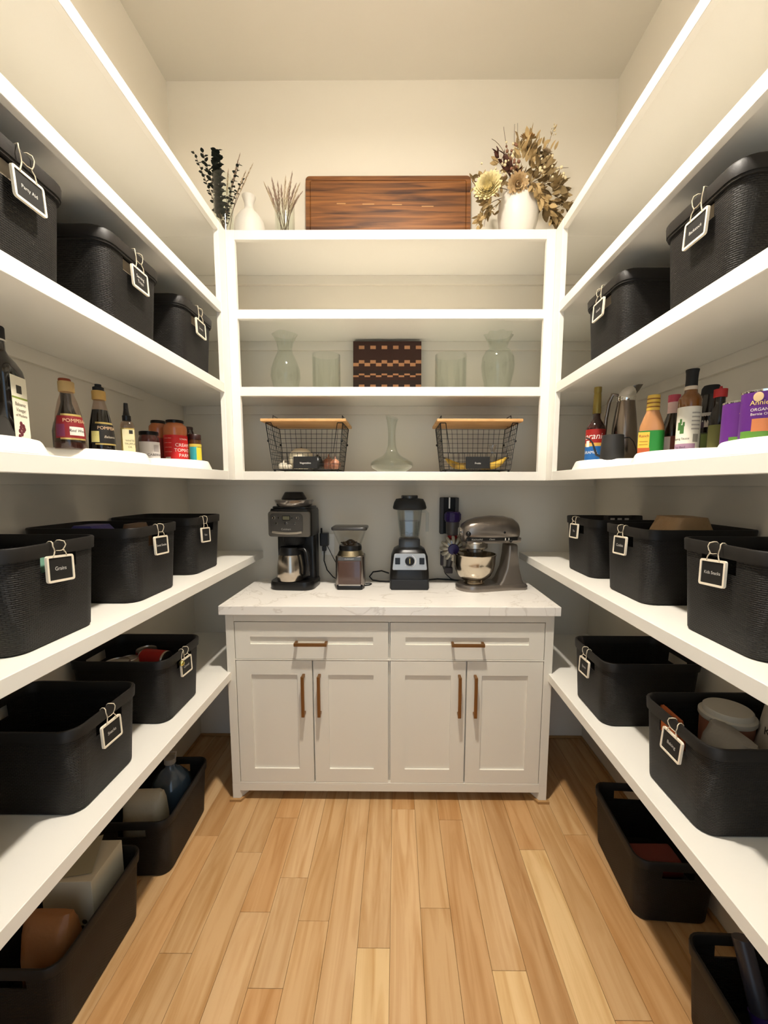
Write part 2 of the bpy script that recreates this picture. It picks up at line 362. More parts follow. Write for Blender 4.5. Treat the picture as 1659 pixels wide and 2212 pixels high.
# ------------------------------------------------------------------ storage bins
def uv_wall(o):
    """UV in metres: distance round the wall, height"""
    me = o.data; uv = me.uv_layers.new(name='wall')
    for p in me.polygons:
        n = p.normal
        for li in p.loop_indices:
            c = me.vertices[me.loops[li].vertex_index].co
            a = c.x if abs(n.y) > abs(n.x) else c.y
            uv.data[li].uv = (a, c.z)
def bin_outline(w, d, r, hw, n=5):
    """rounded rectangle starting on the front side, with extra points at the hand hole edges (front is -Y)"""
    pts = [(-hw, -d/2), (hw, -d/2)]
    for sx, sy, a0 in ((1, -1, 270), (1, 1, 0)):
        for i in range(n + 1):
            a = math.radians(a0 + 90*i/n); pts.append((sx*(w/2 - r) + r*math.cos(a), sy*(d/2 - r) + r*math.sin(a)))
    pts += [(hw, d/2), (-hw, d/2)]
    for sx, sy, a0 in ((-1, 1, 90), (-1, -1, 180)):
        for i in range(n + 1):
            a = math.radians(a0 + 90*i/n); pts.append((sx*(w/2 - r) + r*math.cos(a), sy*(d/2 - r) + r*math.sin(a)))
    return pts
BW, BD, BH, BT = .272, .345, .236, .012          # rim width, depth, height, taper each side
_binm = {}
def bin_meshes(w, d, h):
    if (w, d, h) in _binm: return _binm[(w, d, h)]
    hw, z0, z1 = .052, h - .066, h - .030
    lev = [(0, .004), (.006, 0), (z0, 0), (z1, 0), (h - .028, 0)]
    def outl(z, off):
        k = BT*(1 - z/h)
        return bin_outline(w - 2*k - 2*off, d - 2*k - 2*off, max(.012, .042 - off), hw)
    n = len(outl(0, 0)); nb = n//2
    v = []; f = []
    rows = [ring(outl(z, o + .002), z) for z, o in lev]
    inner = [ring(outl(z, .0055), z) for z in (h - .028, z1, z0, .008)]
    for r_ in rows + inner: v += r_
    back = [i for i in range(n) if abs(outl(0, 0)[i][1] - (d/2 - BT)) < 1e-6 and abs(abs(outl(0, 0)[i][0]) - hw) < 1e-6][0]
    holes = (0, back)
    def q(a, b, i): j = (i + 1) % n; return (a*n + i, a*n + j, b*n + j, b*n + i)
    for a in range(4):
        for i in range(n):
            if a == 2 and i in holes: continue
            f.append(q(a, a + 1, i))
    for i in range(n): f.append(q(4, 5, i))
    for a in (5, 6, 7):
        for i in range(n):
            if a == 6 and i in holes: continue
            f.append(q(a, a + 1, i))
    for i in holes:                                   # the reveal round each hand hole
        j = (i + 1) % n
        f += [(2*n+i, 2*n+j, 7*n+j, 7*n+i), (3*n+j, 3*n+i, 6*n+i, 6*n+j), (2*n+j, 3*n+j, 6*n+j, 7*n+j), (3*n+i, 2*n+i, 7*n+i, 6*n+i)]
    f.append(tuple(range(n - 1, -1, -1))); f.append(tuple(8*n + i for i in range(n)))
    mb = MB(); mb.add(v, f); wall = mb.build('wall', WOVEN, smooth=35); uv_wall(wall)
    rim = MB(); pr = [(h - .030, -.0005), (h - .030, -.0035), (h - .003, -.0038), (h, -.0015), (h, .004), (h - .003, .0062), (h - .030, .0062)]
    rim.loft([ring(outl(z, o), z) for z, o in pr] + [ring(outl(pr[0][0], pr[0][1]), pr[0][0])], False, False)
    ro = rim.build('rim', BINRIM, smooth=50)
    lid = MB(); P = [(h - .024, -.006), (h + .001, -.0065), (h + .006, -.003), (h + .0075, .012)]
    lid.loft([ring(outl(z, o), z) for z, o in P])
    lo = lid.build('lid', BINRIM, smooth=50)
    ins = MB().box(-hw - .012, hw + .012, -d/2 + BT + .004, -d/2 + BT + .006, z0 - .012, z1 + .003).build('lining', mat('beige_lining', '#b5a58c', .8), smooth=0)
    ms = [x.data for x in (wall, ro, lo, ins)]
    for x in (wall, ro, lo, ins): bpy.data.objects.remove(x)
    _binm[(w, d, h)] = ms; return ms
def part(name, me, parent, loc=None):
    o = bpy.data.objects.new(name, me); COL.objects.link(o); o.parent = parent
    if loc is not None: o.location = loc
    return o
def make_bin(label, loc, rz, lidded=False, group=None, w=BW, d=BD, h=BH):
    t = thing('storage_bin', label, 'bin', loc, rz, group); m = bin_meshes(w, d, h)
    part('wall', m[0], t); part('rim', m[1], t)
    if lidded: part('lid', m[2], t); part('lining', m[3], t)
    return t
# hanging chalkboard tag, facing local -Y, hung from the bin's rim
TWd, THt = .0775, .0615
CHALK = mat('chalkboard', '#14120f', .65); TAGF = mat('tag_frame', '#efe3cc', .6); CHTXT = mat('chalk_white', '#d8d4cc', .8)
def frame_mesh():
    o = rrect(TWd, THt, .006, 3); i = rrect(TWd - .0105, THt - .0105, .0015, 3); mb = MB(); n = len(o)
    rr = lambda p, y: [(x, y, z) for x, z in p]
    mb.loft([rr(o, .003), rr(o, -.0028), rr(i, -.0028), rr(i, .003)], False, False)
    x = mb.build('frame', TAGF, smooth=30); me = x.data; bpy.data.objects.remove(x); return me
FRM = frame_mesh()
def bd():
    x = MB().box(-TWd/2 + .004, TWd/2 - .004, -.001, .0022, -THt/2 + .004, THt/2 - .004).build('board', CHALK, smooth=0); me = x.data; bpy.data.objects.remove(x); return me
BRD = bd()
def twine(t, top, roll):
    """two loops from the tag's upper edge over the bin's rim; top = height of the rim above the tag's middle"""
    z0 = THt/2 - .003; h = top - z0
    for sx in (-1, 1):
        x0 = sx*.0125
        pts = [(sx*.020, -.003, z0), (sx*.016, -.004, z0 + h*.25), (sx*.0115, -.002, z0 + h*.42), (x0 + sx*.003, -.0045, z0 + h*.6), (x0 + sx*.006, -.0050, top - .008), (x0 + sx*.004, -.0035, top), (x0, .003, top + .003), (x0 - sx*.001, .009, top + .003), (x0, .0145, top - .001), (x0, .0155, top - .02)]
        MB().tube(pts, .0013, 6).build('string', TWINE, t, smooth=60).rotation_euler = (0, math.radians(-roll), 0)
    MB().tube([(-.0115, -.0035, z0 + h*.42), (0, -.003, z0 + h*.40), (.0115, -.0035, z0 + h*.44)], .001, 6).build('string', TWINE, t, smooth=60)
def make_tag(txt, bin_o, dx, dz, roll, where, lidded):
    """dx along the bin's front, dz = height of the tag's middle above the bin's floor"""
    loc = Matrix.Translation(bin_o.location) @ Matrix.Rotation(bin_o.rotation_euler.z, 4, 'Z') @ Vector((dx, -bin_w_front(bin_o) - (.003 if lidded else 0), dz))
    t = thing('chalkboard_tag', f'white framed chalkboard tag {where}', 'tag', loc, bin_o.rotation_euler.z, 'chalkboard tags on the bins')
    t.rotation_euler = (math.radians(-3.0), math.radians(roll), bin_o.rotation_euler.z)
    part('frame', FRM, t); part('board', BRD, t)
    twine(t, BH - dz + (.0075 if lidded else 0), roll)
    lines = txt.split('\n')
    for i, l in enumerate(lines):
        lettering(l, .0125 if len(l) < 9 else .0105, CHTXT, t, T(0, -.0013, (len(lines) - 1)*.007 - i*.014))
    return t
def bin_w_front(b): return BD/2 + .0088
# (label words, front |X|, middle Y, shelf height, lid)
GL = 'woven charcoal bins on the shelves'
def shelf_bin(sx, front, y, z, lidded, label, txt=None, tdx=0, tdz=.165, roll=0, twhere=''):
    # sx -1: stands on the left run and faces +X
    x = sx*(front + BD/2); rz = PI/2 if sx < 0 else -PI/2
    o = make_bin(label, (x, y, z), rz, lidded, GL)
    if txt is not None: make_tag(txt, o, tdx if sx < 0 else -tdx, tdz, roll, twhere, lidded)
    return o
A = 'charcoal woven bin '
# upper shelves, with lids
b_ = shelf_bin(-1, .748, .925, Z3, True, A + 'with lid whose tag reads Party Aid', 'Party Aid', .012, .164, 0, 'reading Party Aid on a lidded bin')
b_ = shelf_bin(-1, .748, 1.315, Z3, True, A + 'with lid whose tag has two lines of writing', 'Serving\nTrays', .0, .164, 1, 'with two lines of writing on a lidded bin')
b_ = shelf_bin(-1, .748, 1.715, Z3, True, A + 'with lid whose tag reads Linens', 'Linens', -.012, .164, 2, 'reading Linens on a lidded bin')
b_ = shelf_bin(1, .748, 1.545, Z3, True, A + 'with lid whose tag reads Lunch', 'Lunch', .0, .170, -1, 'reading Lunch on a lidded bin')
b_ = shelf_bin(1, .748, 1.085, Z3, True, A + 'with lid whose tag reads Backstock', 'Backstock', -.018, .162, 0, 'reading Backstock on a lidded bin')
# middle shelves, open
L5A = shelf_bin(-1, .760, .962, Z5, False, A + 'open, tag reads Grains', 'Grains', -.014, .1745, 4, 'reading Grains on an open bin')
L5B = shelf_bin(-1, .764, 1.378, Z5, False, A + 'open, holding a purple bag', 'Sweet Snacks', -.005, .168, 2, 'reading Sweet Snacks on an open bin')
L5C = shelf_bin(-1, .780, 1.788, Z5, False, A + 'open, tag reads Nuts', 'Nuts', -.055, .160, 3, 'reading Nuts on an open bin')
R5C = shelf_bin(1, .792, 1.752, Z5, False, A + 'open, tag reads Tea', 'Tea', .01, .178, -2, 'reading Tea on an open bin')
R5B = shelf_bin(1, .784, 1.380, Z5, False, A + 'open, with kraft sacks sticking out', 'Cookies', .0, .171, -2, 'reading Cookies on an open bin')
R5A = shelf_bin(1, .770, .955, Z5, False, A + 'open, tag reads Kids Snacks', 'Kids Snacks', -.003, .168, -4, 'reading Kids Snacks on an open bin')
# low shelves, open
L6A = shelf_bin(-1, .766, 1.092, Z6, False, A + 'open and empty, tag reads Snacks', 'Snacks', -.013, .165, 1, 'reading Snacks on an open bin')
L6B = shelf_bin(-1, .766, 1.505, Z6, False, A + 'open, holding food cans', 'Canned', -.013, .170, 2, 'reading Canned with a shiny bell beside it')
L6C = shelf_bin(-1, .766, .628, Z6, False, A + 'open, on the low shelf before the Snacks bin')
R6B = shelf_bin(1, .748, 1.508, Z6, False, A + 'open and empty, tag reads Spices', 'Spices', .0, .166, -2, 'reading Spices on an open bin')
R6A = shelf_bin(1, .758, 1.042, Z6, False, A + 'open, holding a flour bag and white lidded tub', 'Baking', -.02, .172, 2, 'reading Baking on an open bin')
# floor bins, long side to the aisle
def floor_bin(x, y, rz, label): return make_bin(label, (x, y, 0), math.radians(rz), False, 'woven charcoal bins on the floor', d=.375)
FL1 = floor_bin(-.957, 1.585, 2, A + 'on the floor holding a blue jug')
FL2 = floor_bin(-.978, 1.115, 0, A + 'on the floor holding a white carton')
FR1 = floor_bin(.985, 1.435, -4, A + 'on the floor holding two red packets')
FR2 = floor_bin(.965, .845, -2, A + 'on the floor with vacuum tools lying in it')

# ------------------------------------------------------------------ turntables on the shelf at eye height
TT = mat('white_turntable', '#f1ece0', .35)
def turntable(x, y, label):
    mb = MB().lathe([(.168, .0), (.172, .002), (.1715, .006), (.161, .030), (.158, .0335), (.153, .0345), (.148, .0325), (.146, .0295), (.001, .0295)], 64)
    o = mb.build('lazy_susan', TT, smooth=40, loc=(x, y, Z4)); tag(o, label, 'turntable', 'white turntables on the eye-level shelves'); return o
ZT = Z4 + .0295
turntable(-.902, .8596, 'round white turntable under the large square balsamic bottle'); turntable(-.902, 1.259, 'round white turntable under the vinegar bottles and the oil spray'); turntable(-.902, 1.694, 'round white turntable under the sauce jars')
turntable(.902, 1.6516, 'round white turntable under the steel carafe and syrup bottle'); turntable(.902, 1.2243, 'round white turntable under the salad dressing bottles'); turntable(.902, .8876, 'round white turntable under the purple cans')
# ------------------------------------------------------------------ bottles and jars
def face(x, y, off=0): return math.atan2(CC[0] - x, y) + math.radians(off)
def lab(t, prof, a0, a1, col, name='label', rough=.5):
    return patch(prof, a0, a1).build(name, mat('print_' + col.strip('#'), col, rough), t, smooth=60, fix=False)
def ink(col): return mat('print_' + col.strip('#'), col, .5)
def wrap(t, txt, size, col, r, ang, z, shear=0, sx=1): return lettering(txt, size, ink(col), t, RZ(ang) @ T(0, 0, z), r=r, shear=shear, sx=sx)
def lathe_part(t, name, prof, m, n=32, sm=45): return MB().lathe(prof, n).build(name, m, t, smooth=sm)
GB = 'bottles and jars on the turntables'
DGLASS = mat('dark_glass', '#0d0807', .08, coat=.3); BROWNG = mat('brown_glass', '#26110a', .1, coat=.3)
AMBER = mat('amber_liquid', '#6e4214', .12, coat=.4); OILY = mat('pale_oil', '#b39a55', .15, coat=.4)
SAUCE = mat('orange_sauce', '#b5683c', .2, coat=.4); JAM = mat('red_sauce', '#4a100a', .2, coat=.4)
# large square balsamic bottle
x, y = -.862, .962
t = thing('vinegar_bottle', 'large square dark balsamic bottle with black cap and cream label', 'bottle', (x, y, ZT), face(x, y, -30), GB)
sq = lambda w, r, z: ring(rrect(w, w, r, 4), z)
MB().loft([sq(.066, .012, 0), sq(.0705, .012, .003), sq(.0705, .012, .150), sq(.069, .016, .165), sq(.058, .022, .182), sq(.040, .0199, .196), sq(.031, .0154, .206), sq(.030, .0149, .232)]).build('glass', DGLASS, t, smooth=50)
lathe_part(t, 'cap', [(.0165, .228), (.0168, .254), (.0155, .2565), (.001, .2565)], MBLACK); lathe_part(t, 'ring', [(.0166, .2255), (.0171, .226), (.0171, .2285), (.0166, .229)], ink('#d8d2c2'))
o = MB().box(.0353, .0359, -.027, .027, .006, .150).build('label', ink('#e3dcc6'), t, smooth=0)
MB().box(.0359, .0361, -.027, .027, .100, .104).build('band', ink('#7c8a3a'), o, smooth=0)
lettering('Balsamic', .011, ink('#4a3d30'), o, T(.0363, 0, .088) @ RZ(90)); lettering('Vinegar', .011, ink('#4a3d30'), o, T(.0363, 0, .075) @ RZ(90)); lettering('of Modena', .009, ink('#4a3d30'), o, T(.0363, 0, .063) @ RZ(90))
MB().box(.0359, .0362, -.010, .008, .112, .130).build('emblem', ink('#2a2620'), o, smooth=0)
for i, (dy, dz) in enumerate(((-.004, .045), (.004, .040), (-.006, .036), (.002, .030), (-.010, .028), (-.004, .022), (.006, .034), (-.012, .016))): MB().sphere((.0360, dy, dz), .0055, 8, 6, sx=.12).build('grape', ink('#5a1f28'), o)
o = MB().box(-.03, .01, -.0360, -.0353, .006, .085).build('label', ink('#c4b45a'), t, smooth=0)
# tapered clear bottle of red wine vinegar
x, y = -.842, 1.129
t = thing('vinegar_bottle', 'nearly empty clear tapered vinegar bottle with tan cap and red label', 'bottle', (x, y, ZT), face(x, y, 0), GB)
TP = [(.034, 0), (.0355, .004), (.0335, .05), (.028, .095), (.0215, .125), (.0155, .143), (.0145, .152)]
lathe_part(t, 'body', TP, glass('clear_pet', '#e2d6cf', .05, .9, .05)); lathe_part(t, 'dregs', [(.0335, .003), (.0345, .006), (.0335, .018), (.001, .018)], mat('wine_dregs', '#3a1a14', .3))
lathe_part(t, 'cap', [(.0175, .150), (.0180, .152), (.0180, .175), (.0165, .1765), (.001, .1765)], ink('#b0915c'))
def pomp(t, c1, c2, line, ang):
    l = lab(t, [(.0353, .028), (.0345, .052), (.0318, .074), (.0300, .086)], ang - 62, ang + 70, c1)
    patch([(.0300, .0855), (.0292, .091)], ang - 40, ang + 60).build('band', mat('gold_foil', '#c8b06a', .3, .6), l, smooth=60, fix=False)
    patch([(.0357, .0245), (.0354, .029)], ang - 40, ang + 60).build('band', mat('gold_foil'), l, smooth=60, fix=False)
    patch([(.0351, .036), (.0343, .058)], ang - 5, ang + 55).build('panel', ink(c2), l, smooth=60, fix=False)
    patch([(.0353, .032), (.0340, .064)], ang - 58, ang - 22).build('fruit', ink('#6a2a48' if c2 != '#1a1512' else '#c9bf7a'), l, smooth=60, fix=False)
    wrap(l, 'POMPEIAN', .013, '#d8b48c', .0328, ang + 25, .0735); wrap(l, line, .010, '#3a2a2a' if c2 != '#1a1512' else '#b8ad9a', .0353, ang + 25, .048, .3)
pomp(t, '#7a1418', '#d8d2c6', 'Red Wine', 5)
# dark bottle with a rust cap behind it
x, y = -.935, 1.245
t = thing('vinegar_bottle', 'dark brown bottle with rust red cap behind the clear vinegar bottle', 'bottle', (x, y, ZT), face(x, y), GB)
lathe_part(t, 'glass', [(.037, 0), (.039, .004), (.039, .062), (.034, .085), (.022, .115), (.0135, .145), (.0125, .185)], DGLASS); lathe_part(t, 'cap', [(.0150, .184), (.0154, .186), (.0154, .2105), (.0140, .2125), (.001, .2125)], ink('#8a3a1c'))
patch([(.0394, .018), (.0394, .060)], -60, 60).build('label', ink('#3a2c1a'), t, smooth=60, fix=False)
# full balsamic bottle with pourer
x, y = -.857, 1.272
t = thing('vinegar_bottle', 'dark tapered balsamic bottle with tan collar and black flip cap', 'bottle', (x, y, ZT), face(x, y, 0), GB)
sc = .93
lathe_part(t, 'liquid', [(.0335, .002), (.0343, .005), (.0325, .05), (.027, .095), (.0205, .128), (.001, .1281)], DGLASS); lathe_part(t, 'shoulder', [(.0205, .128), (.0155, .150), (.0145, .160)], glass('clear_pet'))
lathe_part(t, 'collar', [(.0172, .158), (.0178, .160), (.0178, .182), (.0165, .184), (.001, .184)], ink('#b8924e')); lathe_part(t, 'cap', [(.0145, .184), (.0145, .194), (.0085, .197), (.0085, .203), (.001, .204)], MBLACK)
pomp(t, '#15110e', '#1a1512', 'Balsamic', 12)
# oil spray
x, y = -.842, 1.372
t = thing('oil_spray_bottle', 'slim pale truffle oil bottle with black pump top', 'bottle', (x, y, ZT), face(x, y, 6), GB)
sr = lambda w, z: ring(rrect(w, w, w*.32, 4), z)
MB().loft([sr(.036, 0), sr(.039, .003), sr(.039, .088)]).build('oil', OILY, t, smooth=50); MB().loft([sr(.039, .0881), sr(.039, .096), sr(.032, .107), sr(.018, .113), sr(.017, .118)]).build('shoulder', glass('clear_pet'), t, smooth=50)
lathe_part(t, 'pump', [(.0125, .112), (.0125, .128), (.010, .130), (.0075, .145), (.006, .168), (.001, .169)], BLACK); MB().tube([(0, 0, .15), (0, -.012, .152)], .003, 8).build('nozzle', BLACK, t)
o = MB().box(-.0165, .0165, -.0199, -.0196, .004, .084).build('label', ink('#d9cfa4'), t, smooth=0)
MB().box(.002, .0125, -.0201, -.0198, .070, .082).build('emblem', ink('#2c2a22'), o, smooth=0)
for i, w_ in enumerate(('WHITE', 'TRUFFLE', 'OIL')): lettering(w_, .0078, ink('#4a4438'), o, T(.003, -.0202, .048 - i*.010))
# jars
def jar(name, label, x, y, r, h, capm, body, off=0, hl=.012, waist=.86):
    t = thing(name, label, 'jar', (x, y, ZT), face(x, y, off), GB)
    lathe_part(t, 'glass', [(r*.92, 0), (r, .004), (r, h - hl - .022), (r*.97, h - hl - .012), (r*waist, h - hl - .002), (r*waist, h - hl + .004)], body)
    lathe_part(t, 'lid', [(r*waist*1.05, h - hl), (r*waist*1.07, h - hl + .001), (r*waist*1.07, h - .002), (r*waist, h), (.001, h)], capm); return t
BLID = mat('black_lid', '#141210', .3, .5)
t = jar('preserve_jar', 'short red sauce jar with black lid and white label', -.898, 1.585, .0355, .105, BLID, JAM, 10, .014)
o = lab(t, [(.0360, .004), (.0360, .066)], -78, 62, '#cfc8c4'); wrap(o, 'CABERNET', .0125, '#25201e', .0364, 25, .018)
patch([(.0363, .030), (.0363, .055)], 12, 45).build('emblem', ink('#a89f9c'), o, smooth=60, fix=False)
t = jar('sauce_jar', 'tall orange sauce jar with black lid standing behind the red labelled jar', -.962, 1.765, .036, .172, BLID, SAUCE, 0, .012, .72)
o = lab(t, [(.0365, .006), (.0365, .100)], -80, 80, '#8a2a20')
t = jar('sauce_jar', 'large creamy tomato sauce jar with black lid and bright red label', -.880, 1.742, .0445, .170, BLID, SAUCE, 0, .012, .70)
o = lab(t, [(.0451, .004), (.0451, .108)], -85, 85, '#c41c1c')
for i, (w_, sz) in enumerate((("SONOMA", .009), ('CREAMY', .019), ('TOMATO', .019), ('PARM', .019))): wrap(o, w_, sz, '#efe4da', .0455, 42, .092 - i*.0205 - (.004 if i else 0))
patch([(.0454, .006), (.0454, .020)], -60, -28).build('barcode', ink('#d8d2c8'), o, smooth=60, fix=False)
for i in range(4): wrap(o, 'tomato cream', .006, '#e2b8a8', .0455, -42, .095 - i*.018)
t = jar('condiment_jar', 'small dark jar with brown lid behind the teal labelled jar', -.868, 1.828, .022, .155, mat('brown_lid', '#2c100c', .4), BROWNG, 0, .012, .8)
t = jar('condiment_jar', 'small jar with teal and yellow label and dark lid', -.822, 1.786, .0248, .118, mat('brown_lid'), mat('relish', '#4a2a10', .3), 0, .022, .92)
o = lab(t, [(.0253, .003), (.0253, .076)], -80, 20, '#2f9aa0'); patch([(.0255, .003), (.0255, .076)], -80, -55).build('band', ink('#c8b24a'), o, smooth=60, fix=False)
patch([(.0256, .012), (.0256, .064)], 10, 70).build('sun', ink('#d8c83a'), o, smooth=60, fix=False); patch([(.0255, .066), (.0255, .078)], -80, 80).build('band', ink('#c8b24a'), o, smooth=60, fix=False)
# caramel syrup
x, y = .822, 1.699
t = thing('syrup_bottle', 'caramel syrup bottle with gold neck and red and blue label', 'bottle', (x, y, ZT), face(x, y, 14), GB)
lathe_part(t, 'glass', [(.033, 0), (.0355, .003), (.0355, .130), (.0335, .142), (.022, .160), (.0150, .172), (.0130, .205)], mat('syrup_glass', '#2a0805', .08, coat=.4))
lathe_part(t, 'neck_sleeve', [(.0150, .190), (.0158, .192), (.0140, .262), (.0130, .265), (.0130, .272), (.0138, .273), (.0138, .292), (.001, .293)], mat('gold_sleeve', '#8f7c3c', .35, .5))
o = lab(t, [(.0360, .004), (.0360, .062)], -100, 80, '#1f5fa0'); lab(t, [(.0360, .075), (.0360, .128)], -100, 80, '#9a1a14', 'upper_label'); patch([(.0360, .062), (.0360, .075)], -100, 80).build('band', ink('#d8a850'), o, smooth=60, fix=False)
wrap(o, 'Torani', .034, '#f0e8dc', .0364, -48, .100, .25); wrap(o, 'CARAMEL', .016, '#eee6dc', .0364, -50, .038); patch([(.0364, .060), (.0364, .084)], -72, -48).build('emblem', ink('#efe7da'), o, smooth=60, fix=False)
# steel carafe
x, y = .930, 1.690
t = thing('steel_carafe', 'brushed steel coffee carafe with curved handle and pouring lid', 'carafe', (x, y, ZT), face(x, y, 0), None)
lathe_part(t, 'body', [(.047, 0), (.050, .004), (.049, .06), (.045, .13), (.0385, .185), (.033, .225), (.0315, .238)], mat('warm_steel', '#8c8177', .25, 1.0), 40)
lathe_part(t, 'collar', [(.0325, .236), (.034, .239), (.034, .254), (.0325, .257)], CHROME)
MB().loft([[(.033*math.cos(a)*s_ + dx, .033*math.sin(a)*s_, z) for a in [2*PI*k/20 for k in range(20)]] for s_, dx, z in ((.98, 0, .255), (.95, .003, .268), (.8, .009, .282), (.45, .016, .291), (.1, .02, .293))]).build('lid', CHROME, t, smooth=60)
MB().loft([[(.022 + u*.9, v, z + k) for u, v, k in ((0, .014, 0), (.012*s_, .012*s_, .002), (.024*s_, 0, .004), (.012*s_, -.012*s_, .002), (0, -.014, 0))] for s_, z in ((.3, .252), (1.0, .272), (1.5, .292))]).build('spout', DKSTEEL, t, smooth=60)
MB().tube([(-.030, 0, .262), (-.048, 0, .268), (-.060, 0, .235), (-.068, 0, .175), (-.070, 0, .110), (-.066, 0, .058), (-.052, 0, .045), (-.046, 0, .048)], [.006, .007, .008, .0085, .008, .007, .006, .005], 10).build('handle', mat('warm_steel'), t, smooth=60)
# small charcoal drip pot with gooseneck
x, y = .822, 1.560
t = thing('drip_pot', 'small charcoal pour-over pot with thin gooseneck spout', 'pot', (x, y, ZT), face(x, y, 0), None)
POT = mat('charcoal_enamel', '#2b2a29', .45)
lathe_part(t, 'body', [(.040, 0), (.0415, .003), (.039, .05), (.0355, .0905), (.034, .0915), (.0335, .088), (.037, .05), (.039, .006), (.001, .005)], POT, 40)
MB().tube([(-.038, -.004, .016), (-.052, -.008, .022), (-.060, -.011, .046), (-.067, -.013, .066), (-.078, -.016, .080), (-.090, -.018, .084)], [.0048, .0045, .0036, .003, .0027, .0024], 8).build('spout', POT, t, smooth=60)
MB().tube([(.036, .0, .080), (.052, .004, .082), (.066, .008, .066), (.076, .01, .04), (.082, .012, .012)], .0017, 8).build('handle', MBLACK, t, smooth=60)
# salad dressing
x, y = .822, 1.328
t = thing('dressing_bottle', 'ridged salad dressing bottle with yellow cap and green label', 'bottle', (x, y, ZT), face(x, y, 0), GB)
rr_ = lambda w, d, r, z: ring(rrect(w, d, r, 4), z)
MB().loft([rr_(.064, .042, .019, 0), rr_(.068, .045, .02, .003), rr_(.068, .045, .02, .072), rr_(.066, .044, .02, .090), rr_(.048, .036, .017, .118), rr_(.036, .032, .0155, .134), rr_(.034, .032, .0155, .142)]).build('bottle', mat('peach_dressing', '#b07c50', .25), t, smooth=50)
lathe_part(t, 'cap', [(.0175, .138), (.018, .140), (.0172, .180), (.0165, .184), (.001, .185)], ink('#d8b24a'))
for i in range(3): MB().lathe([(.0181 - .0003*i, .146 + i*.012), (.0184 - .0003*i, .147 + i*.012), (.0182 - .0003*i, .150 + i*.012)], 24).build('cap_print', ink('#8a5a22'), t, smooth=60)
o = MB().loft([rr_(.069, .046, .0205, .004), rr_(.069, .046, .0205, .076)], False, False).build('label', ink('#1f7a2c'), t, smooth=50)
MB().box(-.0345, -.004, -.0236, -.0231, .006, .072).build('print_panel', ink('#dcb844'), o, smooth=0); MB().box(-.0345, -.002, -.0238, -.0233, .006, .024).build('food_picture', ink('#b5552a'), o, smooth=0)
for i in range(3): lettering('Ranch', .011, ink('#a03a2a'), o, T(-.019, -.0241, .060 - i*.012)) if i == 0 else MB().box(-.031, -.008, -.0239, -.0236, .051 - i*.009, .0535 - i*.009).build('print_line', ink('#b88a2a'), o, smooth=0)
# dark bottle with pink paper neck
x, y = .902, 1.354
t = thing('dressing_bottle', 'dark bottle with pink and white neck wrap and pale label', 'bottle', (x, y, ZT), face(x, y, 0), GB)
lathe_part(t, 'glass', [(.030, 0), (.032, .003), (.032, .075), (.027, .100), (.017, .128), (.0145, .150)], mat('dark_teriyaki', '#241a10', .15, coat=.3)); lathe_part(t, 'neck_wrap', [(.0160, .132), (.0166, .134), (.0162, .168)], ink('#d8b8b0')); lathe_part(t, 'cap', [(.0164, .168), (.0168, .169), (.0168, .190), (.001, .192)], ink('#b8485a'))
o = lab(t, [(.0325, .004), (.0325, .062)], -80, 80, '#6a2c1c'); patch([(.0328, .004), (.0328, .060)], -40, -5).build('print_panel', ink('#c8b8b4'), o, smooth=60, fix=False)
# dipping sauce bottle
x, y = .862, 1.222
t = thing('dressing_bottle', 'clear amber sauce bottle with tall black cap and white label', 'bottle', (x, y, ZT), face(x, y, 0), GB)
lathe_part(t, 'liquid', [(.027, 0), (.0285, .003), (.0285, .148), (.0265, .156), (.0165, .168), (.0155, .178)], AMBER); lathe_part(t, 'cap', [(.0150, .184), (.0145, .205), (.0152, .222), (.0165, .229), (.0165, .232), (.001, .233)], MBLACK); lathe_part(t, 'neck_ring', [(.0158, .176), (.0170, .178), (.0170, .184), (.0155, .186)], ink('#c9b9a4'))
o = lab(t, [(.0290, .004), (.0290, .128)], -82, 82, '#dfdacb'); patch([(.0292, .004), (.0292, .026)], -82, 40).build('band', ink('#9a7a90'), o, smooth=60, fix=False)
for i, (a, z, r) in enumerate(((-45, .075, .011), (-30, .066, .012), (-38, .088, .007), (-22, .080, .006))): patch([(.0292, z - r), (.0292, z + r)], a - r*900, a + r*900, 6).build('leaf_print', ink('#3f6a34'), o, smooth=60, fix=False)
wrap(o, 'Dipping Sauce', .0085, '#2a2620', .0294, -38, .040); wrap(o, 'Thai Basil', .0085, '#40304a', .0294, -38, .016)
patch([(.0292, .030), (.0292, .052)], 25, 55).build('barcode', ink('#8f8a80'), o, smooth=60, fix=False)
for i in range(5): patch([(.0292, .064 + i*.011), (.0292, .068 + i*.011)], 14, 62).build('print_line', ink('#a8a298'), o, smooth=60, fix=False)
# two dark bottles
x, y = .965, 1.285
t = thing('dressing_bottle', 'dark bottle with rounded black top and green label', 'bottle', (x, y, ZT), face(x, y, 0), GB)
lathe_part(t, 'glass', [(.030, 0), (.032, .003), (.032, .110), (.028, .150), (.024, .170), (.0235, .178)], mat('dark_dressing', '#120c0a', .2)); lathe_part(t, 'cap', [(.0245, .176), (.025, .178), (.024, .195), (.019, .203), (.001, .204)], MBLACK)
o = lab(t, [(.0325, .004), (.0325, .064)], -80, 80, '#3a4426'); patch([(.0327, .010), (.0327, .060)], -30, 20).build('print_swirl', ink('#6a7a3c'), o, smooth=60, fix=False); patch([(.0322, .080), (.0315, .122)], -50, 10).build('print_panel', ink('#b5b0a8'), o, smooth=60, fix=False); patch([(.0325, .078), (.0318, .100)], -60, -20).build('emblem', ink('#2a1a30'), o, smooth=60, fix=False)
x, y = .897, 1.157
t = thing('dressing_bottle', 'slim dark sauce bottle with bright red cap', 'bottle', (x, y, ZT), face(x, y, 0), GB)
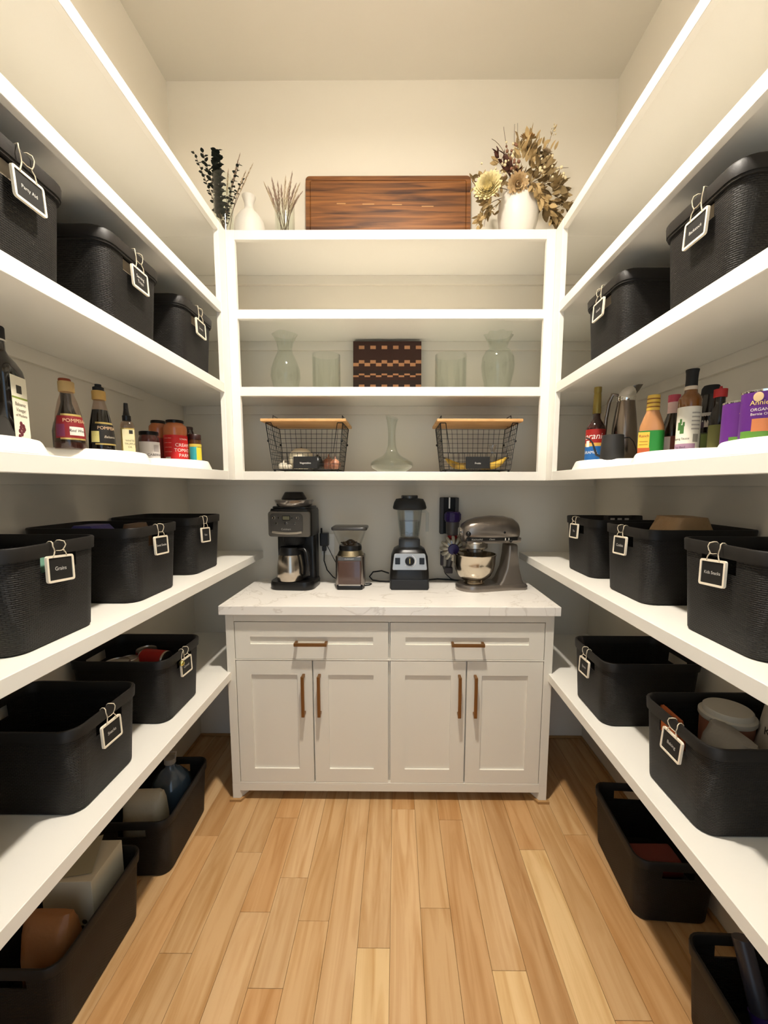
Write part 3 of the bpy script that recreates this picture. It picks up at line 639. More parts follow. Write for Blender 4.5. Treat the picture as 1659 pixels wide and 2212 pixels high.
lathe_part(t, 'glass', [(.020, 0), (.0215, .003), (.0215, .075), (.018, .100), (.0125, .125), (.0120, .145)], mat('dark_dressing')); lathe_part(t, 'cap', [(.0150, .143), (.0154, .145), (.0154, .164), (.004, .166), (.003, .172), (.001, .172)], ink('#a01c1c'))
lab(t, [(.0219, .006), (.0219, .070)], -70, 70, '#5a5a2c')
# purple cans of pasta
def can(x, y, label, off):
    t = thing('food_can', label, 'can', (x, y, ZT), face(x, y, off), 'purple cans of pasta'); r = .0355; h = .105
    lathe_part(t, 'tin', [(r - .002, 0), (r, .001), (r, .003), (r - .001, .004), (r - .001, h - .004), (r, h - .003), (r, h), (r - .002, h), (r - .003, h - .004), (.001, h - .004)], CHROME, 40)
    o = lab(t, [(r, .0045), (r, h - .0045)], -180, 180, '#5a1f78'); q = r + .0003
    patch([(q, .0045), (q, .022)], -70, 100).build('band', ink('#5a8a34'), o, smooth=60, fix=False)
    patch([(q, .020), (q, .046)], -34, 22).build('food_picture', ink('#c87a4a'), o, smooth=60, fix=False)
    MB().sphere((0, 0, 0), .0085, 16, 8, sy=.06, sz=1.15).xf(RZ(-22) @ T(0, -q, .090)).build('emblem', ink('#d8b88a'), o); MB().sphere((0, 0, 0), .0075, 16, 8, sy=.06, sz=.8).xf(RZ(30) @ T(0, -q, .074)).build('ring_print', ink('#d8a07a'), o)
    wrap(o, "Annie's", .0135, '#e2c46a', q + .0002, -12, .078); wrap(o, 'ORGANIC', .0085, '#e8dccc', q + .0002, -10, .064); wrap(o, "Bernie O's", .0075, '#e8dccc', q + .0002, -14, .055)
    MB().sphere((0, 0, 0), .006, 16, 8, sy=.06, sz=.6).xf(RZ(24) @ T(0, -q - .0004, .024)).build('seal', ink('#e6e2d0'), o)
can(.802, .912, 'purple pasta can with the ring shapes picture facing the aisle', 12); can(.850, 1.026, 'purple pasta can half hidden behind the other purple can', 40)
# ------------------------------------------------------------------ glassware and boards on the back shelves
def glassware(name, label, x, y, z, prof, cat, wall=.0022, n=40, wave=None):
    """hollow vessel: outer profile from the foot up, then the inside back down"""
    inner = [(max(r - wall, .0005), zz if i else zz + .004) for i, (r, zz) in enumerate(prof)][::-1]
    mb = MB().lathe([(.0005, 0)] + prof + inner + [(.0005, prof[0][1] + .004)], n)
    if wave:
        amp, k, z0, z1 = wave; vs = []
        for vx, vy, vz in mb.v:
            f = max(0, min(1, (vz - z0)/(z1 - z0))); a = math.atan2(vy, vx); g_ = 1 + amp*f*f*math.cos(k*a); vs.append((vx*g_, vy*g_, vz + .25*amp*f*f*.05*math.cos(k*a)))
        mb.v = vs
    o = mb.build(name, CLEAR, smooth=60, loc=(x, y, z)); tag(o, label, cat); return o
glassware('glass_vase', 'clear glass vase with pinched neck and flared rim', -.506, 2.08, Z3, [(.044, 0), (.049, .004), (.062, .035), (.0715, .075), (.069, .110), (.055, .150), (.037, .188), (.034, .204), (.040, .232), (.052, .262), (.0585, .272)], 'vase', wave=(.06, 4, .22, .272))
glassware('glass_cylinder', 'narrower clear glass cylinder vase beside the pinched-neck vase', -.309, 2.08, Z3, [(.064, 0), (.0672, .003), (.0678, .015), (.0678, .178)], 'vase')
glassware('glass_cylinder', 'wider clear glass cylinder vase beside the ruffled vase', .289, 2.08, Z3, [(.072, 0), (.0752, .003), (.0756, .015), (.0756, .176)], 'vase')
glassware('glass_vase', 'clear round glass vase with ruffled flaring rim', .514, 2.08, Z3, [(.050, 0), (.054, .004), (.062, .035), (.074, .085), (.0798, .125), (.076, .165), (.062, .192), (.0455, .205), (.043, .214), (.050, .236), (.060, .258), (.066, .270)], 'vase', wave=(.10, 8, .215, .27))
# wine decanter with slanted mouth
mb = MB(); pr = [(.062, 0), (.066, .003), (.098, .022), (.1065, .036), (.103, .050), (.078, .066), (.046, .082), (.030, .100), (.0215, .130), (.0185, .165), (.0195, .205), (.0255, .245), (.0335, .268)]
inn = [(max(r - .0022, .0005), zz if i else zz + .004) for i, (r, zz) in enumerate(pr)][::-1]
mb.lathe([(.0005, 0)] + pr + inn + [(.0005, .004)], 48); mb.v = [(a, b_, c - .55*a*max(0, (c - .22)/.05)**1.0*.55 if c > .22 else c) for a, b_, c in mb.v]
tag(mb.build('wine_decanter', CLEAR, smooth=60, loc=(.0065, 2.085, Z4)), 'clear glass wine decanter with wide base and slanted mouth', 'decanter')
# end-grain board with maple chequer rows
t = thing('cutting_board', 'dark end-grain cutting board with dashed maple rows leaning on the wall', 'cutting board', (-.0195, 2.225, Z3))
WAL = mat('walnut_endgrain', '#3a1c12', .5, bump=(140, .3, .001)); WAL2 = mat('wenge_endgrain', '#2b1a15', .5, bump=(140, .3, .001)); MAP = mat('maple_endgrain', '#c08a60', .5)
BWd, BHt, th = .353, .300, .032; tilt = Matrix.Rotation(math.radians(-5), 4, 'X')
MB().box(-BWd/2, BWd/2, 0, th, 0, BHt).xf(tilt).build('board', WAL, t, smooth=0, bevel=.002)
for z0, z1 in ((0, .045), (.066, .100), (.118, .150)): MB().box(-BWd/2 + .001, BWd/2 - .001, -.0005, .001, z0 + .002, z1).xf(tilt).build('strip', WAL2, t, smooth=0)
nb = 12; bw = BWd/nb
for row, (zc, hh, dz, skip) in enumerate(((.268, .0085, 0, True), (.187, .0085, .007, False), (.125 + .0, .0045, .0045, False), (.062, .0085, .007, False))):
    for i in range(nb):
        if skip and i % 2 == 0: continue
        z = zc + (dz if i % 2 else -dz)
        MB().box(-BWd/2 + i*bw + .0005, -BWd/2 + (i + 1)*bw - .0005, -.0012, .002, z - hh, z + hh).xf(tilt).build('maple_block', MAP, t, smooth=0)
# long acacia board with a juice groove
t = thing('cutting_board', 'long reddish brown wooden cutting board standing against the back wall', 'cutting board', (-.0165, 2.262, Z1))
W_, H_ = .835, .452; tilt = Matrix.Rotation(math.radians(-4), 4, 'X')
OUT = lambda w, h, r: [(x, z + H_/2) for x, z in rrect(w, h, r, 5)]
o1 = OUT(W_, H_, .02); g1 = OUT(W_ - .040, H_ - .040, .014); g2 = OUT(W_ - .052, H_ - .052, .011)
mb = MB(); R3 = lambda p, y: [(x, y, z) for x, z in p]
mb.loft([R3(o1, .03), R3(o1, 0), R3(g1, 0), R3(OUT(W_ - .046, H_ - .046, .012), .004), R3(g2, 0)], True, True).xf(tilt).build('board', ACACIA, t, smooth=30)
for x, z, wd in ((-.26, .315, .045), (-.13, .312, .06), (.02, .309, .05), (.17, .30, .06), (.05, .062, .22)): MB().box(x, x + wd, -.0006, .001, z, z + .0045).xf(tilt).build('sapwood_streak', mat('sapwood', '#b98a56', .5), t, smooth=0)
# ------------------------------------------------------------------ wire baskets with wooden lids
def wire_basket(sx, x, label, word):
    """open-front wire basket; wooden tray lid on top with wire handles through it"""
    t = thing('wire_basket', label, 'basket', (x, 2.115, Z4), 0, 'wire baskets with wooden lids')
    wb, wt, db, dt, z0, z1 = .315, .362, .200, .232, .012, .228
    pt = lambda u, v, k: ((wb + (wt - wb)*k)/2*u, (db + (dt - db)*k)/2*v, z0 + (z1 - z0)*k)
    def panel(name, A, B, nv, nh, k0=0.0, k1=1.0, r=.0011):
        mb = MB()
        for i in range(nv + 1):
            f = -1 + 2*i/nv
            p = [(A[0] + (B[0] - A[0])*(f + 1)/2, A[1] + (B[1] - A[1])*(f + 1)/2)]*2
            mb.tube([pt(*p[0], k0), pt(*p[1], k1)], r, 6)
        for j in range(nh + 1):
            k = k0 + (k1 - k0)*j/nh; mb.tube([pt(*A, k), pt(*B, k)], r, 6)
        return mb.build(name, WIRE, t, smooth=60)
    panel('back_panel', (-1, 1), (1, 1), 13, 9); panel('side_panel', (-1, -1), (-1, 1), 7, 9); panel('side_panel', (1, -1), (1, 1), 7, 9)
    panel('front_panel', (-1, -1), (1, -1), 13, 3, 0, .36)
    mb = MB()
    for i in range(10): f = -1 + 2*i/9; mb.tube([pt(f, -1, 0), pt(f, 1, 0)], .0011, 6)
    for i in range(6): f = -1 + 2*i/5; mb.tube([pt(-1, f, 0), pt(1, f, 0)], .0011, 6)
    mb.build('bottom_panel', WIRE, t, smooth=60)
    fr = MB(); fr.tube([pt(-1, -1, 1), pt(-1, -1, 0), pt(1, -1, 0), pt(1, -1, 1), pt(1, 1, 1), pt(1, 1, 0), pt(-1, 1, 0), pt(-1, 1, 1)], .0024, 8, closed=True)
    fr.tube([pt(-.86, -1, 1), pt(-.80, -1, .36), pt(.80, -1, .36), pt(.86, -1, 1)], .002, 8)
    for u in (-1, 1): fr.tube([pt(u, -1, 1), pt(u*.86, -1, 1)], .002, 8)
    fr.build('frame', WIRE, t, smooth=60)
    for u in (-1, 1):
        for v in (-1, 1): MB().sphere((u*wb/2*.96, v*db/2*.92, .006), .006, 10, 8).build('foot', WIRE, t)
        h = MB(); hx = u*(wt/2 - .008); h.tube([(hx, -.035, z1), (hx - u*.004, -.035, z1 + .046), (hx - u*.004, .035, z1 + .046), (hx, .035, z1)], .0018, 8); h.build('handle', WIRE, t, smooth=60)
        for v in (-1, 1): MB().sphere(pt(u*1.015, v*.97, .62), .006, 8, 6).build('hinge_clip', WIRE, t)
    lid = MB(); lw, ld = .398, .262; lid.box(-lw/2, lw/2, -ld/2 - .012, ld/2 - .012, z1 + .003, z1 + .016)
    lid.build('wooden_lid', PINE, t, smooth=0, bevel=.003)
    s = MB().box(-.058, .058, -db/2 - .010, -db/2 - .0065, .016, .073).build('name_plate', MBLACK, t, smooth=0, bevel=.002)
    lettering(word, .0125, CHTXT, s, T(0, -db/2 - .0104, .042))
    return t
wire_basket(-1, -.404, 'black wire basket with wooden lid, plate reads Vegetables', 'Vegetables')
wire_basket(1, .416, 'black wire basket with wooden lid, plate reads Fruits', 'Fruits')
BB = Z4 + .0135
def ball(name, label, cat, x, y, z, r, m, sx=1, sy=1, sz=1, grp=None):
    o = MB().sphere((0, 0, 0), r, 20, 14, sx, sy, sz).build(name, m, smooth=60, loc=(x, y, z + r*sz)); tag(o, label, cat, grp); return o
ONION = mat('onion_skin', '#a8745a', .4); lever(ONION, 4, '#7a4030', '#c08c6c', vec=(12, 12, 1))
t = thing('white_squash', 'large pale round squash inside the vegetables basket', 'vegetable', (-.450, 2.125, BB)); MB().lathe([(.006, 0), (.035, .004), (.056, .025), (.062, .052), (.054, .084), (.032, .104), (.006, .108)], 28).build('flesh', mat('pale_squash', '#efe6cc', .45), t, smooth=60); MB().tube([(0, 0, .104), (.004, 0, .112)], .005, 8).build('stem', STEMB, t)
t = thing('avocado', 'black glossy avocado next to the pale squash', 'vegetable', (-.360, 2.085, BB)); MB().lathe([(.003, 0), (.020, .004), (.028, .022), (.026, .042), (.017, .062), (.004, .070)], 24).build('skin', mat('avocado_skin', '#0c0e0a', .35), t, smooth=60); MB().lathe([(.003, .068), (.003, .074), (.001, .075)], 8).build('stem', STEMB, t)
def onion(x, y, r, label):
    t = thing('onion', label, 'vegetable', (x, y, BB), 0, 'onions in the vegetables basket')
    MB().lathe([(.004, 0), (r*.6, r*.12), (r*.95, r*.55), (r, r*.95), (r*.8, r*1.45), (r*.35, r*1.8), (r*.12, r*2.0), (r*.08, r*2.35), (.0005, r*2.4)], 24).build('bulb', ONION, t, smooth=60); MB().lathe([(.005, -.0004), (.006, .003), (.002, .005)], 8).build('root', STEMB, t)
onion(-.312, 2.125, .033, 'larger brown onion beside the avocado'); onion(-.270, 2.062, .027, 'smaller brown onion in the corner of the vegetables basket')
t = thing('garlic_bulb', 'white garlic bulb in the vegetables basket', 'vegetable', (-.530, 2.085, BB))
for k in range(6): MB().sphere((.011*math.cos(k*PI/3), .011*math.sin(k*PI/3), .017), .014, 10, 8, sz=1.15).build('clove', mat('garlic_skin', '#e6dcc8', .5), t)
MB().tube([(0, 0, .028), (.002, 0, .046)], [.006, .002], 8).build('stalk', mat('garlic_skin'), t)
t = thing('garlic_bulb', 'small white garlic bulb tucked behind the name plate', 'vegetable', (-.498, 2.055, BB))
for k in range(6): MB().sphere((.008*math.cos(k*PI/3), .008*math.sin(k*PI/3), .012), .010, 10, 8, sz=1.15).build('clove', mat('garlic_skin'), t)
# bananas in the fruits basket
BAN = mat('banana_skin', '#c9a03a', .45); lever(BAN, 9, '#5a3c14', '#d2aa40', lo=.32, hi=.46)
for i, (x, y, a, l) in enumerate(((.492, 2.070, 4, 'ripe banana leaning on the right of the fruits basket'), (.487, 2.128, 8, 'ripe banana lying behind the name plate'), (.352, 2.118, 172, 'spotted banana tip at the far corner of the fruits basket'))):
    t = thing('banana', l, 'fruit', (x, y, BB), math.radians(a), 'bananas in the fruits basket')
    pts = [(-.075 + .150*k/8, 0, .018 + .045*(k/8 - .45)**2*3) for k in range(9)]
    MB().tube(pts, [.004, .012, .0155, .0165, .017, .0165, .0155, .012, .005], 8).build('skin', BAN, t, smooth=60); MB().tube([pts[8], (.088, 0, .060)], .004, 6).build('stem', STEMB, t)
t = thing('plastic_tag', 'clear plastic produce bag knot above the bananas', 'bag', (.512, 2.13, BB)); MB().loft([[(r*math.cos(2*PI*k/10 + j), r*.5*math.sin(2*PI*k/10 + j), z) for k in range(10)] for j, (r, z) in enumerate(((.022, 0), (.028, .03), (.018, .06), (.007, .085), (.016, .11), (.020, .125)))], True, False).build('film', glass('film', '#e8e6e2', .15, .9, .12), t, smooth=60)
# ------------------------------------------------------------------ dried arrangements on the top shelf
def leaf_mesh(l, w, m, bend=.25):
    mb = MB(); n = 5; rows = []
    for i in range(n + 1):
        f = i/n; ww = w*math.sin(PI*min(1, .08 + f*.92))**.8*(1 if f < 1 else 0) if 0 < f < 1 else .0006
        z = l*f; y = -bend*l*f*f; rows.append([(-ww/2, y, z), (0, y + ww*.15, z), (ww/2, y, z)])
    mb.loft(rows, False, False, closed=False); o = mb.build('leaf', m, smooth=60, fix=False); me = o.data; bpy.data.objects.remove(o); return me
LM = {'euc': leaf_mesh(.030, .026, LEAFD, .35), 'brn': leaf_mesh(.050, .026, LEAFB, .3), 'tan': leaf_mesh(.045, .022, LEAFT, .3), 'small': leaf_mesh(.022, .016, LEAFD, .2)}
def put(parent, me, p, d, roll=0, s=1.0, name='leaf'):
    o = bpy.data.objects.new(name, me); COL.objects.link(o); o.parent = parent; o.location = p
    o.rotation_mode = 'QUATERNION'; o.rotation_quaternion = Vector(d).to_track_quat('Z', 'Y') @ Matrix.Rotation(roll, 3, 'Z').to_quaternion(); o.scale = (s, s, s); return o
rf = random.Random(11)
def bez(p0, p1, p2, n=8): return [Vector(p0)*(1 - t_)**2 + 2*Vector(p1)*t_*(1 - t_) + Vector(p2)*t_**2 for t_ in [k/n for k in range(n + 1)]]
def eucalyptus(label, base, mid, tip, dens, me, s=1.0, start=.25):
    t = thing('eucalyptus_stem', label, 'dried stem', base, 0, 'dried stems in the tall glass vase'); b0 = Vector(base)
    pts = [p - b0 for p in bez(base, mid, tip, 12)]; MB().tube(pts, [.0022 - .0001*k for k in range(13)], 6).build('stalk', STEMB, t, smooth=60)
    for k in range(dens):
        f = start + (1 - start)*k/dens; i = min(11, int(f*12)); p = pts[i].lerp(pts[i + 1], f*12 - i); dr = (pts[i + 1] - pts[i]).normalized(); a = k*2.4
        side = Vector((math.cos(a), math.sin(a), 0)); put(t, me, p, dr*.55 + side, rf.uniform(0, .6), s*rf.uniform(.85, 1.15)*(1.15 - .35*f))
EV = (-.754, 2.03, Z1); gz = lambda u, v: tuple(at(u, v, Y=2.03))
tall = [(.040, 0), (.043, .003), (.043, .012), (.0425, .27)]
glassware('glass_vase', 'tall clear glass vase of dark eucalyptus and grasses', EV[0], EV[1], EV[2], tall, 'vase')
bs = lambda dx, dy: (EV[0] + dx, EV[1] + dy, Z1 + .008)
eucalyptus('thick upright column of dark eucalyptus leaves', bs(-.005, 0), gz(476, 440), gz(468, 322), 70, LM['euc'], 1.15, .30)
eucalyptus('slim dark stem leaning out furthest to the wall', bs(.01, .01), gz(462, 430), gz(418, 326), 26, LM['small'], .8, .35)
eucalyptus('dark stem with a pointed bud beside the thick column', bs(.012, -.012), gz(470, 430), gz(437, 326), 24, LM['small'], 1.1, .55)
eucalyptus('dark leafy stem leaning towards the cutting board', bs(-.012, .012), gz(486, 450), gz(517, 352), 30, LM['euc'], .62, .30)
eucalyptus('short dark leafy stem bending low over the white bottle', bs(-.016, -.010), gz(490, 450), gz(528, 385), 24, LM['euc'], .55, .25)
def plume(name, label, base, mid, tip, w, m, grp, f0=.55):
    t = thing(name, label, 'dried stem', base, 0, grp); b0 = Vector(base); pts = [p - b0 for p in bez(base, mid, tip, 10)]
    MB().tube(pts, .0012, 6).build('stalk', STEMB, t, smooth=60); mb = MB(); n = 70
    for k in range(n):
        f = f0 + (1 - f0)*k/n; i = min(9, int(f*10)); p = pts[i].lerp(pts[i + 1], f*10 - i); dr = (pts[i + 1] - pts[i]).normalized(); e_ = w*math.sin(PI*min(1, .12 + .88*k/n))**.7
        a = rf.uniform(0, 2*PI); side = Vector((math.cos(a), math.sin(a)*.8, 0)); q = p + side*e_*.75 + dr*w*1.6; u = side.cross(dr).normalized()*.0016
        mb.add([p - u, p + u, q], [(0, 1, 2)]); mb.add([p, p + dr*.006, q + Vector((0, 0, .002))], [(0, 1, 2)])
    o = mb.build('plume', m, t, smooth=0, fix=False); o['kind'] = 'stuff'
for i, (u, v, mu, mv, l) in enumerate(((518, 334, 492, 430, 'pink tipped grass plume rising highest in the tall glass vase'), (545, 356, 505, 440, 'pale grass plume leaning furthest to the cutting board'), (493, 368, 488, 440, 'thin grass plume in the middle of the tall glass vase'), (530, 372, 500, 440, 'pale grass plume bent over the white bottle'))):
    plume('grass_plume', l, bs(-.02 + .012*i, .004*i - .006), gz(mu, mv), gz(u, v), .008, PLUMEL if i else PLUME, 'dried stems in the tall glass vase', .6)
# white ceramic bottle vase
t = MB().lathe([(.055, 0), (.066, .006), (.0775, .06), (.0765, .12), (.066, .165), (.045, .195), (.026, .212), (.0205, .226), (.0215, .245), (.030, .268), (.0325, .276), (.029, .277), (.018, .24), (.018, .20), (.001, .19)], 40).build('ceramic_vase', STONEW, smooth=60, loc=(-.684, 2.168, Z1)); tag(t, 'white ceramic bottle vase with narrow flared neck', 'vase')
# short glass with bunny tails and pampas
PV = (-.503, 2.13, Z1); glassware('glass_vase', 'short clear glass tumbler vase of beige pampas plumes', PV[0], PV[1], PV[2], [(.040, 0), (.043, .003), (.044, .012), (.047, .215)], 'vase')
g2_ = lambda u, v: tuple(at(u, v, Y=2.13)); pb = lambda k: (PV[0] + .02*math.cos(k*1.7), PV[1] + .02*math.sin(k*1.7), Z1 + .008)
for k, (u, v, w_) in enumerate(((572, 398, .012), (588, 390, .014), (600, 396, .012), (617, 386, .013), (631, 374, .011), (638, 402, .013), (646, 400, .013), (581, 408, .013), (608, 404, .012), (625, 398, .014), (650, 418, .012), (594, 412, .013), (642, 428, .011))):
    plume('pampas_plume', 'beige pampas plume in the short glass vase', pb(k), g2_(608 + (u - 608)*.35, 450), g2_(u, v), w_, PLUME if k % 3 else PLUMEL, 'pampas plumes in the short glass vase', .48)
# big white urn with a dried bouquet
FV = (.588, 2.085, Z1)
lathe_v = [(.045, 0), (.056, .004), (.070, .045), (.087, .100), (.0925, .145), (.088, .190), (.072, .225), (.055, .243), (.050, .256), (.053, .268), (.056, .276), (.051, .277), (.044, .262), (.044, .24), (.001, .22)]
u_ = MB().lathe(lathe_v, 48).build('ceramic_urn', STONEW, smooth=60, loc=FV); tag(u_, 'rounded white ceramic urn holding the dried flower bouquet', 'vase')
bq = thing('dried_bouquet', 'large bouquet of dried tan leaves, berries and cream flowers', 'bouquet', (FV[0], FV[1], Z1 + .23))
o0 = Vector((FV[0], FV[1], Z1 + .23)); gq = lambda u, v, Y=2.085: at(u, v, Y=Y) - o0
def petals(c, d, r, rows, m, per, nm):
    mb = MB(); d = Vector(d).normalized(); q = d.to_track_quat('Z', 'Y').to_matrix()
    for i in range(rows):
        f = i/max(1, rows - 1); ln = r*(1.0 - .55*f); tilt = .15 + 1.15*f; m_ = per - i
        for k in range(m_):
            a = 2*PI*(k + .5*i)/m_ + rf.uniform(-.1, .1); rad = Vector((math.cos(a), math.sin(a), 0)); tn = Vector((-math.sin(a), math.cos(a), 0)); up = Vector((0, 0, 1))
            L_ = lambda s_: rad*s_*math.cos(tilt*s_/ln*.9 + .1) + up*s_*math.sin(tilt*s_/ln*.9 + .1)
            w_ = ln*.20; P_ = [L_(.05*ln), L_(.5*ln) - tn*w_, L_(.5*ln) + tn*w_, L_(.85*ln) - tn*w_*.7, L_(.85*ln) + tn*w_*.7, L_(ln)]
            mb.add([q @ p + Vector(c) for p in P_], [(0, 1, 2), (1, 3, 4, 2), (3, 5, 4)])
    return mb.build(nm, m, bq, smooth=60, fix=False)
petals(gq(1055, 405, 2.0), (-.45, -.9, .15), .068, 9, PETALC, 18, 'dahlia'); petals(gq(1140, 300), (.1, -.4, .9), .040, 5, PETALT, 16, 'spiky_flower'); petals(gq(1138, 330), (0, -.8, .4), .038, 4, PETALC, 12, 'spiky_flower'); petals(gq(1075, 392, 2.05), (-.3, -.8, .3), .022, 4, mat('petal_white', '#ebe2cc', .7), 9, 'small_flower')
petals(gq(1180, 330), (.3, -.6, .6), .035, 4, PLUMEL, 14, 'spiky_flower'); petals(gq(1118, 398, 2.0), (0, -1, -.5), .050, 4, mat('peach_plume', '#c2a478', .9), 16, 'drooping_plume')
def twig(a, b_, c, r=.0016, m=STEMB): MB().tube([p for p in bez(a, b_, c, 8)], [r*(1 - .06*k) for k in range(9)], 6).build('twig', m, bq, smooth=60)
org = Vector((0, 0, 0))
for u, v, mu, mv in ((1062, 300, 1092, 310), (1088, 274, 1092, 320), (1112, 268, 1108, 330), (1118, 266, 1118, 320), (1198, 270, 1180, 340), (1232, 412, 1200, 380), (1228, 362, 1190, 360), (1030, 480, 1040, 430), (1215, 488, 1190, 430), (1045, 490, 1050, 440), (1160, 470, 1158, 420), (1225, 450, 1200, 400), (1030, 420, 1060, 390), (1065, 345, 1090, 350)):
    twig(org, gq(mu, mv), gq(u, v))
def spray(u0, v0, u1, v1, n, me, s, jit=.02, Y=(2.03, 2.14), droop=0):
    for k in range(n):
        f = rf.random(); p = gq(u0 + (u1 - u0)*f + rf.uniform(-9, 9), v0 + (v1 - v0)*f + rf.uniform(-9, 9), rf.uniform(*Y)); d = (p - org).normalized() + Vector((rf.uniform(-.8, .8), rf.uniform(-1.1, .4), rf.uniform(-.7, .7) - droop))
        put(bq, me, p, d, rf.uniform(0, 6), s*rf.uniform(.7, 1.25))
spray(1060, 430, 1035, 482, 40, LM['tan'], .85, droop=.8, Y=(2.02, 2.10)); spray(1028, 375, 1040, 430, 16, LM['brn'], .6, Y=(2.03, 2.08)); spray(1045, 425, 1072, 460, 16, LM['brn'], .75, droop=.6, Y=(2.0, 2.06))
spray(1150, 325, 1205, 420, 80, LM['brn'], .95); spray(1160, 410, 1205, 482, 60, LM['brn'], 1.05, droop=1.0); spray(1195, 420, 1226, 455, 18, LM['brn'], .85, droop=.2); spray(1115, 310, 1170, 380, 50, LM['tan'], .9); spray(1145, 395, 1195, 460, 40, LM['tan'], 1.0, droop=.8, Y=(1.99, 2.05)); spray(1185, 455, 1218, 488, 22, LM['tan'], .8, droop=1.0)
spray(1080, 330, 1115, 395, 40, leaf_mesh(.04, .018, mat('dark_bract', '#4a2416', .7), .2), 1.0, Y=(2.06, 2.13)); spray(1190, 300, 1200, 275, 8, LM['tan'], .35, jit=.003); spray(1070, 350, 1180, 400, 50, LM['tan'], .8, Y=(2.08, 2.16)); spray(1040, 380, 1085, 430, 30, LM['tan'], .75, Y=(2.06, 2.14)); spray(1130, 290, 1190, 330, 22, LM['tan'], .7); spray(1085, 395, 1165, 405, 24, LM['brn'], .7, droop=.4, Y=(2.0, 2.04))
sp_ = MB().sphere((0, 0, 0), .0066, 10, 7).build('berry', BERRY); bm1 = sp_.data; bpy.data.objects.remove(sp_); sp_ = MB().sphere((0, 0, 0), .0068, 10, 7).build('berry', BERRYB); bm2 = sp_.data; bpy.data.objects.remove(sp_)
for k in range(26): p = gq(rf.uniform(1090, 1122), rf.uniform(300, 385), rf.uniform(2.0, 2.06)); put(bq, bm2 if k % 3 else bm1, p, (0, 0, 1), 0, rf.uniform(.7, 1.1), 'berry')
for k in range(26): p = gq(rf.uniform(1165, 1222), rf.uniform(335, 385), rf.uniform(2.0, 2.07)); put(bq, bm1, p, (0, 0, 1), 0, rf.uniform(.7, 1.15), 'berry')
for k in range(8): p = gq(rf.uniform(1195, 1201), rf.uniform(268, 290)); put(bq, bm1, p, (0, 0, 1), 0, .5, 'berry')
for k in range(14): p = gq(rf.uniform(1040, 1110), rf.uniform(345, 395), rf.uniform(2.0, 2.06)); put(bq, bm1, p, (0, 0, 1), 0, rf.uniform(.5, .9), 'berry')
# ------------------------------------------------------------------ appliances on the worktop
Q = lambda u, v, Y: at(u, v, Y=Y)
def loc_px(u, v, Y, o): p = at(u, v, Y=Y); return (p.x - o[0], p.z - o[2])
# --- drip coffee maker with grinder
cx, cy = -.497, 2.150
t = thing('coffee_maker', 'black and steel grind-and-brew coffee maker with thermal carafe', 'coffee maker', (cx, cy, ZCT), math.radians(-4))
W2 = .108
rb = lambda w, d, r, z, yo=0: ring(rrect(w, d, r, 5, 0, yo), z)
MB().loft([rb(.222, .200, .05, 0), rb(.228, .206, .052, .006), rb(.228, .206, .052, .030), rb(.220, .200, .05, .042)]).build('base', BLACK, t, smooth=50)
MB().loft([rb(.206, .085, .02, .042, .055), rb(.206, .085, .02, .290, .055)]).build('water_tank', BLACK, t, smooth=50)
MB().loft([rb(.212, .178, .03, .272, .008), rb(.216, .182, .03, .280, .008), rb(.216, .182, .03, .398, .008), rb(.208, .176, .03, .410, .008)]).build('brew_housing', BLACK, t, smooth=50)
fp = MB().loft([[(x, -.084, z) for x, z in rrect(.214, .128, .012, 4, 0, .335)], [(x, -.094, z) for x, z in rrect(.210, .124, .012, 4, 0, .335)]]).build('steel_front', mat('brushed_front', '#8f8a83', .32, 1.0), t, smooth=40)
MB().loft([[(x, -.0938, z) for x, z in rrect(.166, .104, .018, 5, -.012, .337)], [(x, -.0965, z) for x, z in rrect(.163, .101, .018, 5, -.012, .337)]]).build('control_panel', mat('panel_grey', '#6b6864', .35, .9), fp, smooth=40)
lcd = MB().box(-.032, .008, -.0985, -.096, .355, .378).build('display', MBLACK, fp, smooth=0, bevel=.002); MB().box(-.029, .005, -.0988, -.0984, .358, .375).build('screen', mat('lcd', '#7c7a62', .3), lcd, smooth=0)
for bx, bz, br in ((-.075, .367, .0085), (-.048, .367, .005), (.018, .367, .005), (.046, .367, .0085), (-.062, .340, .007), (-.014, .341, .0085), (.032, .340, .006)):
    MB().lathe([(br, 0), (br, .003), (br*.8, .005), (.0005, .0052)], 16).xf(T(bx, -.096, bz) @ Matrix.Rotation(PI/2, 4, 'X')).build('button', CHROME, fp)
lettering('Cuisinart', .0135, mat('print_silver', '#d6d2ca', .3, .6), fp, T(-.014, -.0968, .310))
MB().tube([(-.085, -.096, .296), (-.05, -.099, .292), (0, -.100, .290), (.04, -.099, .292), (.065, -.096, .296)], .006, 8).build('front_lip', STEEL, fp, smooth=60)
MB().loft([rb(.200, .160, .04, .409, .008), rb(.205, .165, .045, .416, .008), rb(.200, .160, .045, .421, .008)]).build('top_plate', BLACK, t, smooth=50)
MB().lathe([(.080, .420), (.088, .424), (.098, .445), (.100, .452), (.096, .455), (.001, .455)], 40).build('bean_hopper', mat('smoked_hopper', '#8f877e', .1, .5, coat=.5), t)
MB().lathe([(.062, .455), (.064, .460), (.050, .485), (.046, .492), (.040, .494), (.001, .494)], 28).build('hopper_knob', BLACK, t)
MB().lathe([(.045, .225), (.055, .240), (.056, .275)], 28).xf(T(0, -.02, 0)).build('brew_basket', MBLACK, t)
cr_ = MB().lathe([(.066, .044), (.069, .047), (.068, .110), (.060, .168), (.056, .178)], 40).xf(T(-.014, -.040, 0)).build('carafe', mat('carafe_steel', '#b3a99c', .22, 1.0), t, smooth=60)
